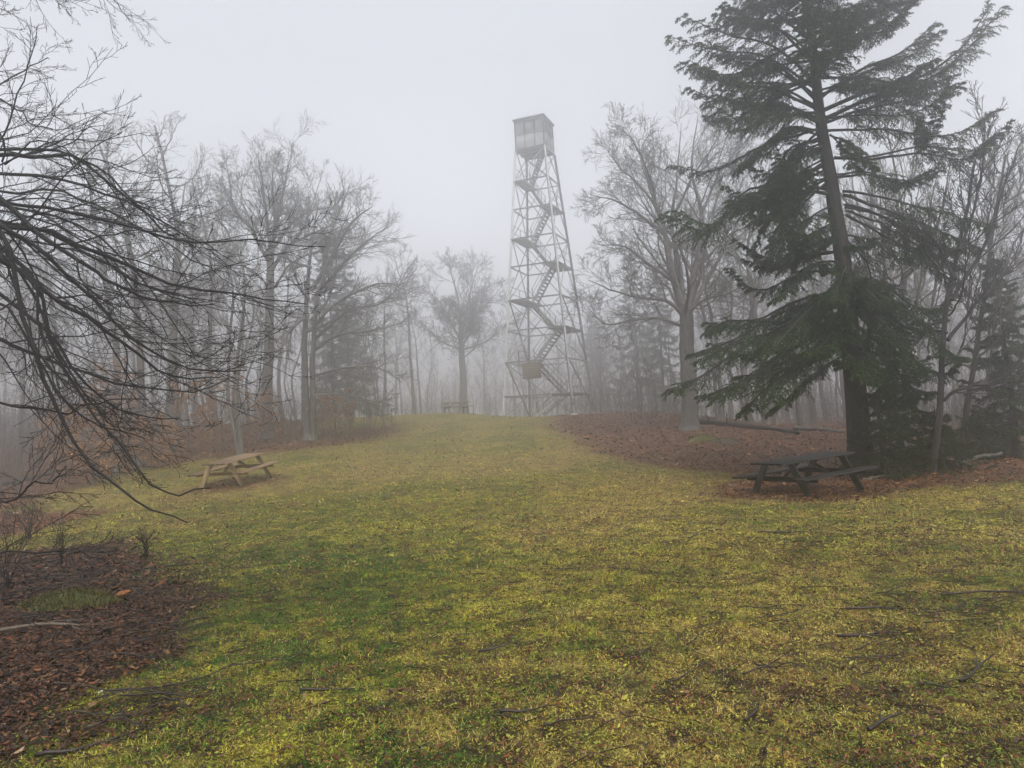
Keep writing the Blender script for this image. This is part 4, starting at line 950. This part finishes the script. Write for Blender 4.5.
def mound(px, py, rx, ry, h, label, mat, seed):
    c = ground(px, py); n = 28; m = 10; V = []
    for j in range(m + 1):
        for i in range(n):
            a = 2 * PI * i / n; q = j / m; rr_ = q * (1 + .18 * math.sin(3 * a + seed) + .08 * math.sin(7 * a))
            x, y = c[0] + rx * rr_ * math.cos(a), c[1] + ry * rr_ * math.sin(a)
            V.append((x, y, float(gz(x, y)) + h * (1 - q * q) ** 1.2 + .03 * float(vnoise(x, y, .12, seed)) * (1 - q) - .03 * q))
    V = np.array(V); i = np.arange(m)[:, None] * n; k = np.arange(n)[None]
    a = Acc(); a.add(V, np.stack([i + k, i + n + k, i + n + (k + 1) % n, i + (k + 1) % n], -1).reshape(-1, 4))
    root = empty('mossy_mound', c, label=label, cat='mound'); a.build('soil', mat, root, True, c)
    rng = np.random.default_rng(seed); nb = 1500; q = np.sqrt(rng.uniform(0, 1, nb)) * .95; a_ = rng.uniform(0, 2 * PI, nb)
    x, y = c[0] + rx * q * np.cos(a_), c[1] + ry * q * np.sin(a_); z = gz(x, y) + h * (1 - q * q) ** 1.2; d = rng.normal(0, .5, (nb, 3)); d[:, 2] = 1; d = nrm(d) * rng.uniform(.03, .09, nb)[:, None]
    s = nrm(np.cross(d, rng.normal(0, 1, (nb, 3)))) * .004; p = np.stack([x, y, z], -1); b_ = Acc()
    col = np.array([(.05, .08, .015), (.1, .12, .025), (.24, .2, .07), (.08, .06, .03)])[rng.integers(0, 4, nb)]
    b_.add(np.stack([p - s, p + s, p + d], 1), np.arange(nb * 3).reshape(-1, 3), np.repeat(col, 3, 0)); g_ = b_.build('moss_tuft', M_GRASS, root, False, c); g_['kind'] = 'stuff'
mound(703, 441, .7, .5, .22, 'yellow green mossy mound on the litter beneath the massive oak', M_MOSS, 3)
mound(726, 443, .6, .45, .17, 'brown green mound on the litter right of the mossy one', M_BARK, 5)
mound(70, 606, .55, .3, .13, 'low green moss clump on the dark litter in the left foreground', M_MOSS, 8)

def bough(name, px, py, az, l, r, label, group, seed, mat=None, k=7, lift=.03, bend=.1, cat='fallen branch'):
    rng = np.random.default_rng(seed); p = ground(px, py); d = np.array([[math.cos(az), math.sin(az), 0.02]])
    P, R = grow(p[None] + [0, 0, lift], d, np.array([l]), np.array([r]), np.array([r * .3]), 12, bend, (0, 0, -.05), rng)
    a = Acc(); ls = [(P, R)] + (ramify(P, R, [dict(k=k, ang=.6, lenf=.35, rr=.6, n=5, trop=(0, 0, 0), zflat=.75, wig=.15), dict(k=3, ang=.6, lenf=.4, rr=.6, n=3, zflat=.7, trop=(0, 0, 0))], rng, .0015) if k else [])
    for i, (q, w_) in enumerate(ls):
        q[..., 2] = np.maximum(gz(q[..., 0], q[..., 1]) + w_ * .8 + .008, np.minimum(q[..., 2], gz(q[..., 0], q[..., 1]) + lift + .08)); a.tubes(q, w_, 6 if i == 0 else 4, i == 0)
    o = a.build(name, mat or M_STICK, None, False, p); return tag(o, label, cat, group)
# the ones that stand out
for i, (px, py, az, l, r, k, lb, mat) in enumerate((
    (838, 640, .05, .62, .012, 9, 'thick dark twiggy branch, lower of the pair on the grass right of centre', None), (846, 612, -.1, .66, .01, 9, 'twiggy dark branch, upper of the pair on the grass right of centre', None),
    (628, 572, 1.9, .35, .009, 3, 'short dark stick lying upright in the view just right of the lawn centre', None), (758, 534, .05, .95, .012, 2, 'long straight stick on the grass below the dark picnic table', None),
    (688, 540, .6, .5, .009, 4, 'forked twig on the grass left of the long straight stick', None), (942, 598, .1, .9, .01, 5, 'long dark branch on the grass at the right edge, topmost there', None),
    (960, 686, .5, .35, .01, 2, 'short thick stick near the lower right corner', None), (868, 735, .35, .25, .011, 2, 'short dark stick on the grass at the bottom right of centre', None),
    (745, 726, .9, .28, .008, 2, 'thin stick on the bottom grass right of centre', None), (500, 716, -.15, .3, .009, 1, 'dark stick on the bottom grass at the centre', None),
    (300, 694, .05, .36, .009, 2, 'nearly straight dark stick on the green grass left of centre', None), (478, 655, .3, .32, .008, 3, 'crooked twig on the grass at the centre', None),
    (-10, 640, .75, 1.35, .018, 3, 'pale bent dead branch rising over the moss clump at the left edge', M_PALE), (0, 602, .5, 1.1, .012, 5, 'dark branch lying above the pale bent one at the left edge', M_STICK),
    (120, 640, .9, .8, .013, 3, 'dark branch lying on the left litter right of the moss clump', None), (35, 760, .35, .7, .012, 5, 'dark branch in the bottom left corner', None),
    (135, 572, .5, .9, .01, 8, 'twiggy dark branch at the tip of the left litter bed', None), (20, 560, .15, 1.8, .016, 10, 'large twiggy branch across the back of the left litter bed', None), (0, 585, -.1, 1.5, .014, 10, 'twiggy dark branch across the middle of the left litter bed', None),
    (200, 744, 1.4, .3, .006, 1, 'upright thin dead stalk at the bottom left', None), (268, 505, .95, .5, .012, 0, 'straight stick leaning out of the grass below the tan picnic table', None))):
    bough('fallen_branch', px, py, az, l, r, lb, None, 500 + i, mat, k, .06 if mat is M_PALE else .025)
rb = np.random.default_rng(901)
for i in range(44):
    px, py = rb.uniform(560, 1020), rb.uniform(505, 700); px = 1020 - (1020 - px) * .8
    bough('fallen_twig', px, py, rb.normal(0.1, .5), rb.uniform(.2, .6), rb.uniform(.003, .006), 'thin dark twig on the grass right of centre', 'thin twigs on the right of the lawn', 600 + i, None, int(rb.integers(1, 6)), .02, .13, 'fallen twig')
for i in range(34):
    px, py = rb.uniform(200, 560), rb.uniform(500, 740)
    bough('fallen_twig', px, py, rb.normal(0, .7), rb.uniform(.12, .4), rb.uniform(.003, .006), 'thin dark twig on the grass left of centre', 'thin twigs on the left of the lawn', 700 + i, None, int(rb.integers(0, 4)), .02, .13, 'fallen twig')
for i in range(26):
    px, py = rb.uniform(0, 170), rb.uniform(535, 760)
    bough('fallen_twig', px, py, rb.normal(.3, .6), rb.uniform(.2, .9), rb.uniform(.004, .008), 'dark twig lying on the litter in the left foreground', 'twigs on the left litter bed', 800 + i, None, int(rb.integers(2, 8)), .05, .13, 'fallen twig')
for i, (px, py, H, lb) in enumerate(((8, 590, .95, 'bare twiggy shrub at the left edge of the dark litter bed'), (62, 566, .6, 'small bare shrub in the middle of the left litter bed'), (146, 560, .45, 'smallest bare shrub at the tip of the left litter bed'), (30, 540, .8, 'bare shrub at the back of the left litter bed'))):
    rs = np.random.default_rng(950 + i); b = ground(px, py); st = []
    for j in range(7):
        a_ = rs.uniform(0, 6.28); r_ = rs.uniform(.1, .5) * H; st.append((np.array([b, b + [r_ * .4 * math.cos(a_), r_ * .4 * math.sin(a_), H * .5], b + [r_ * math.cos(a_), r_ * math.sin(a_), H * rs.uniform(.6, 1.1)]]), .005, .002))
    tree('bare_shrub', b, [(np.array([b - [0, 0, .05], b + [0, 0, .1], b + [.02, 0, .25]]), .008, .004)], st, [dict(k=6, t0=.2, ang=.7, lenf=.45, rr=.6, n=5, wig=.16, trop=(0, 0, .1)), dict(k=4, t0=.2, ang=.7, lenf=.5, rr=.7, n=3, wig=.15, trop=(0, 0, 0))], 960 + i, .0013, M_TWIG, M_TWIG, label=lb, cat='shrub', wig=.008)
# broken wood, litter
c = G(112, 600); a = Acc(); d = np.array([.8, .6, .3]); P = spline(np.array([c, c + [.07, .04, .04], c + [.15, .08, .07]]), 8); a.tubes(P, np.array([.014, .028, .034, .03, .034, .026, .02, .006]), 7)
tag(a.build('broken_wood', M_ORANGE, None, True, c), 'bright orange splintered wood chunk on the left litter', 'wood chunk')
def scrap(px, py, s, label, cat):
    c = G(px, py, .03); rng = np.random.default_rng(int(px)); n = 6; u, v = np.meshgrid(np.linspace(-1, 1, n), np.linspace(-1, 1, n))
    z = rng.normal(0, .25, (n, n)) + .5 * np.sin(u * 2); top = np.stack([u * s, v * s * .6, z * s * .5 + s * .3], -1).reshape(-1, 3); bot = top - [0, 0, s * .15]
    q = [(j * n + i, j * n + i + 1, (j + 1) * n + i + 1, (j + 1) * n + i) for j in range(n - 1) for i in range(n - 1)]
    a = Acc(); a.add(np.vstack([top, bot]) + c, q + [tuple(x + n * n for x in f[::-1]) for f in q]); ed = [(i, 0) for i in range(n)] + [(n - 1, j) for j in range(1, n)] + [(i, n - 1) for i in range(n - 2, -1, -1)] + [(0, j) for j in range(n - 2, 0, -1)]
    e = [j * n + i for i, j in ed]; a.f.append(np.array([(e[k], e[(k + 1) % len(e)], e[(k + 1) % len(e)] + n * n, e[k] + n * n) for k in range(len(e))]))
    tag(a.build('paper_scrap', M_WHITE, None, True, c), label, cat)
scrap(63, 629, .028, 'crumpled white scrap on the litter below the moss clump', 'scrap'); scrap(101, 697, .014, 'tiny white scrap near the bottom left corner', 'scrap')
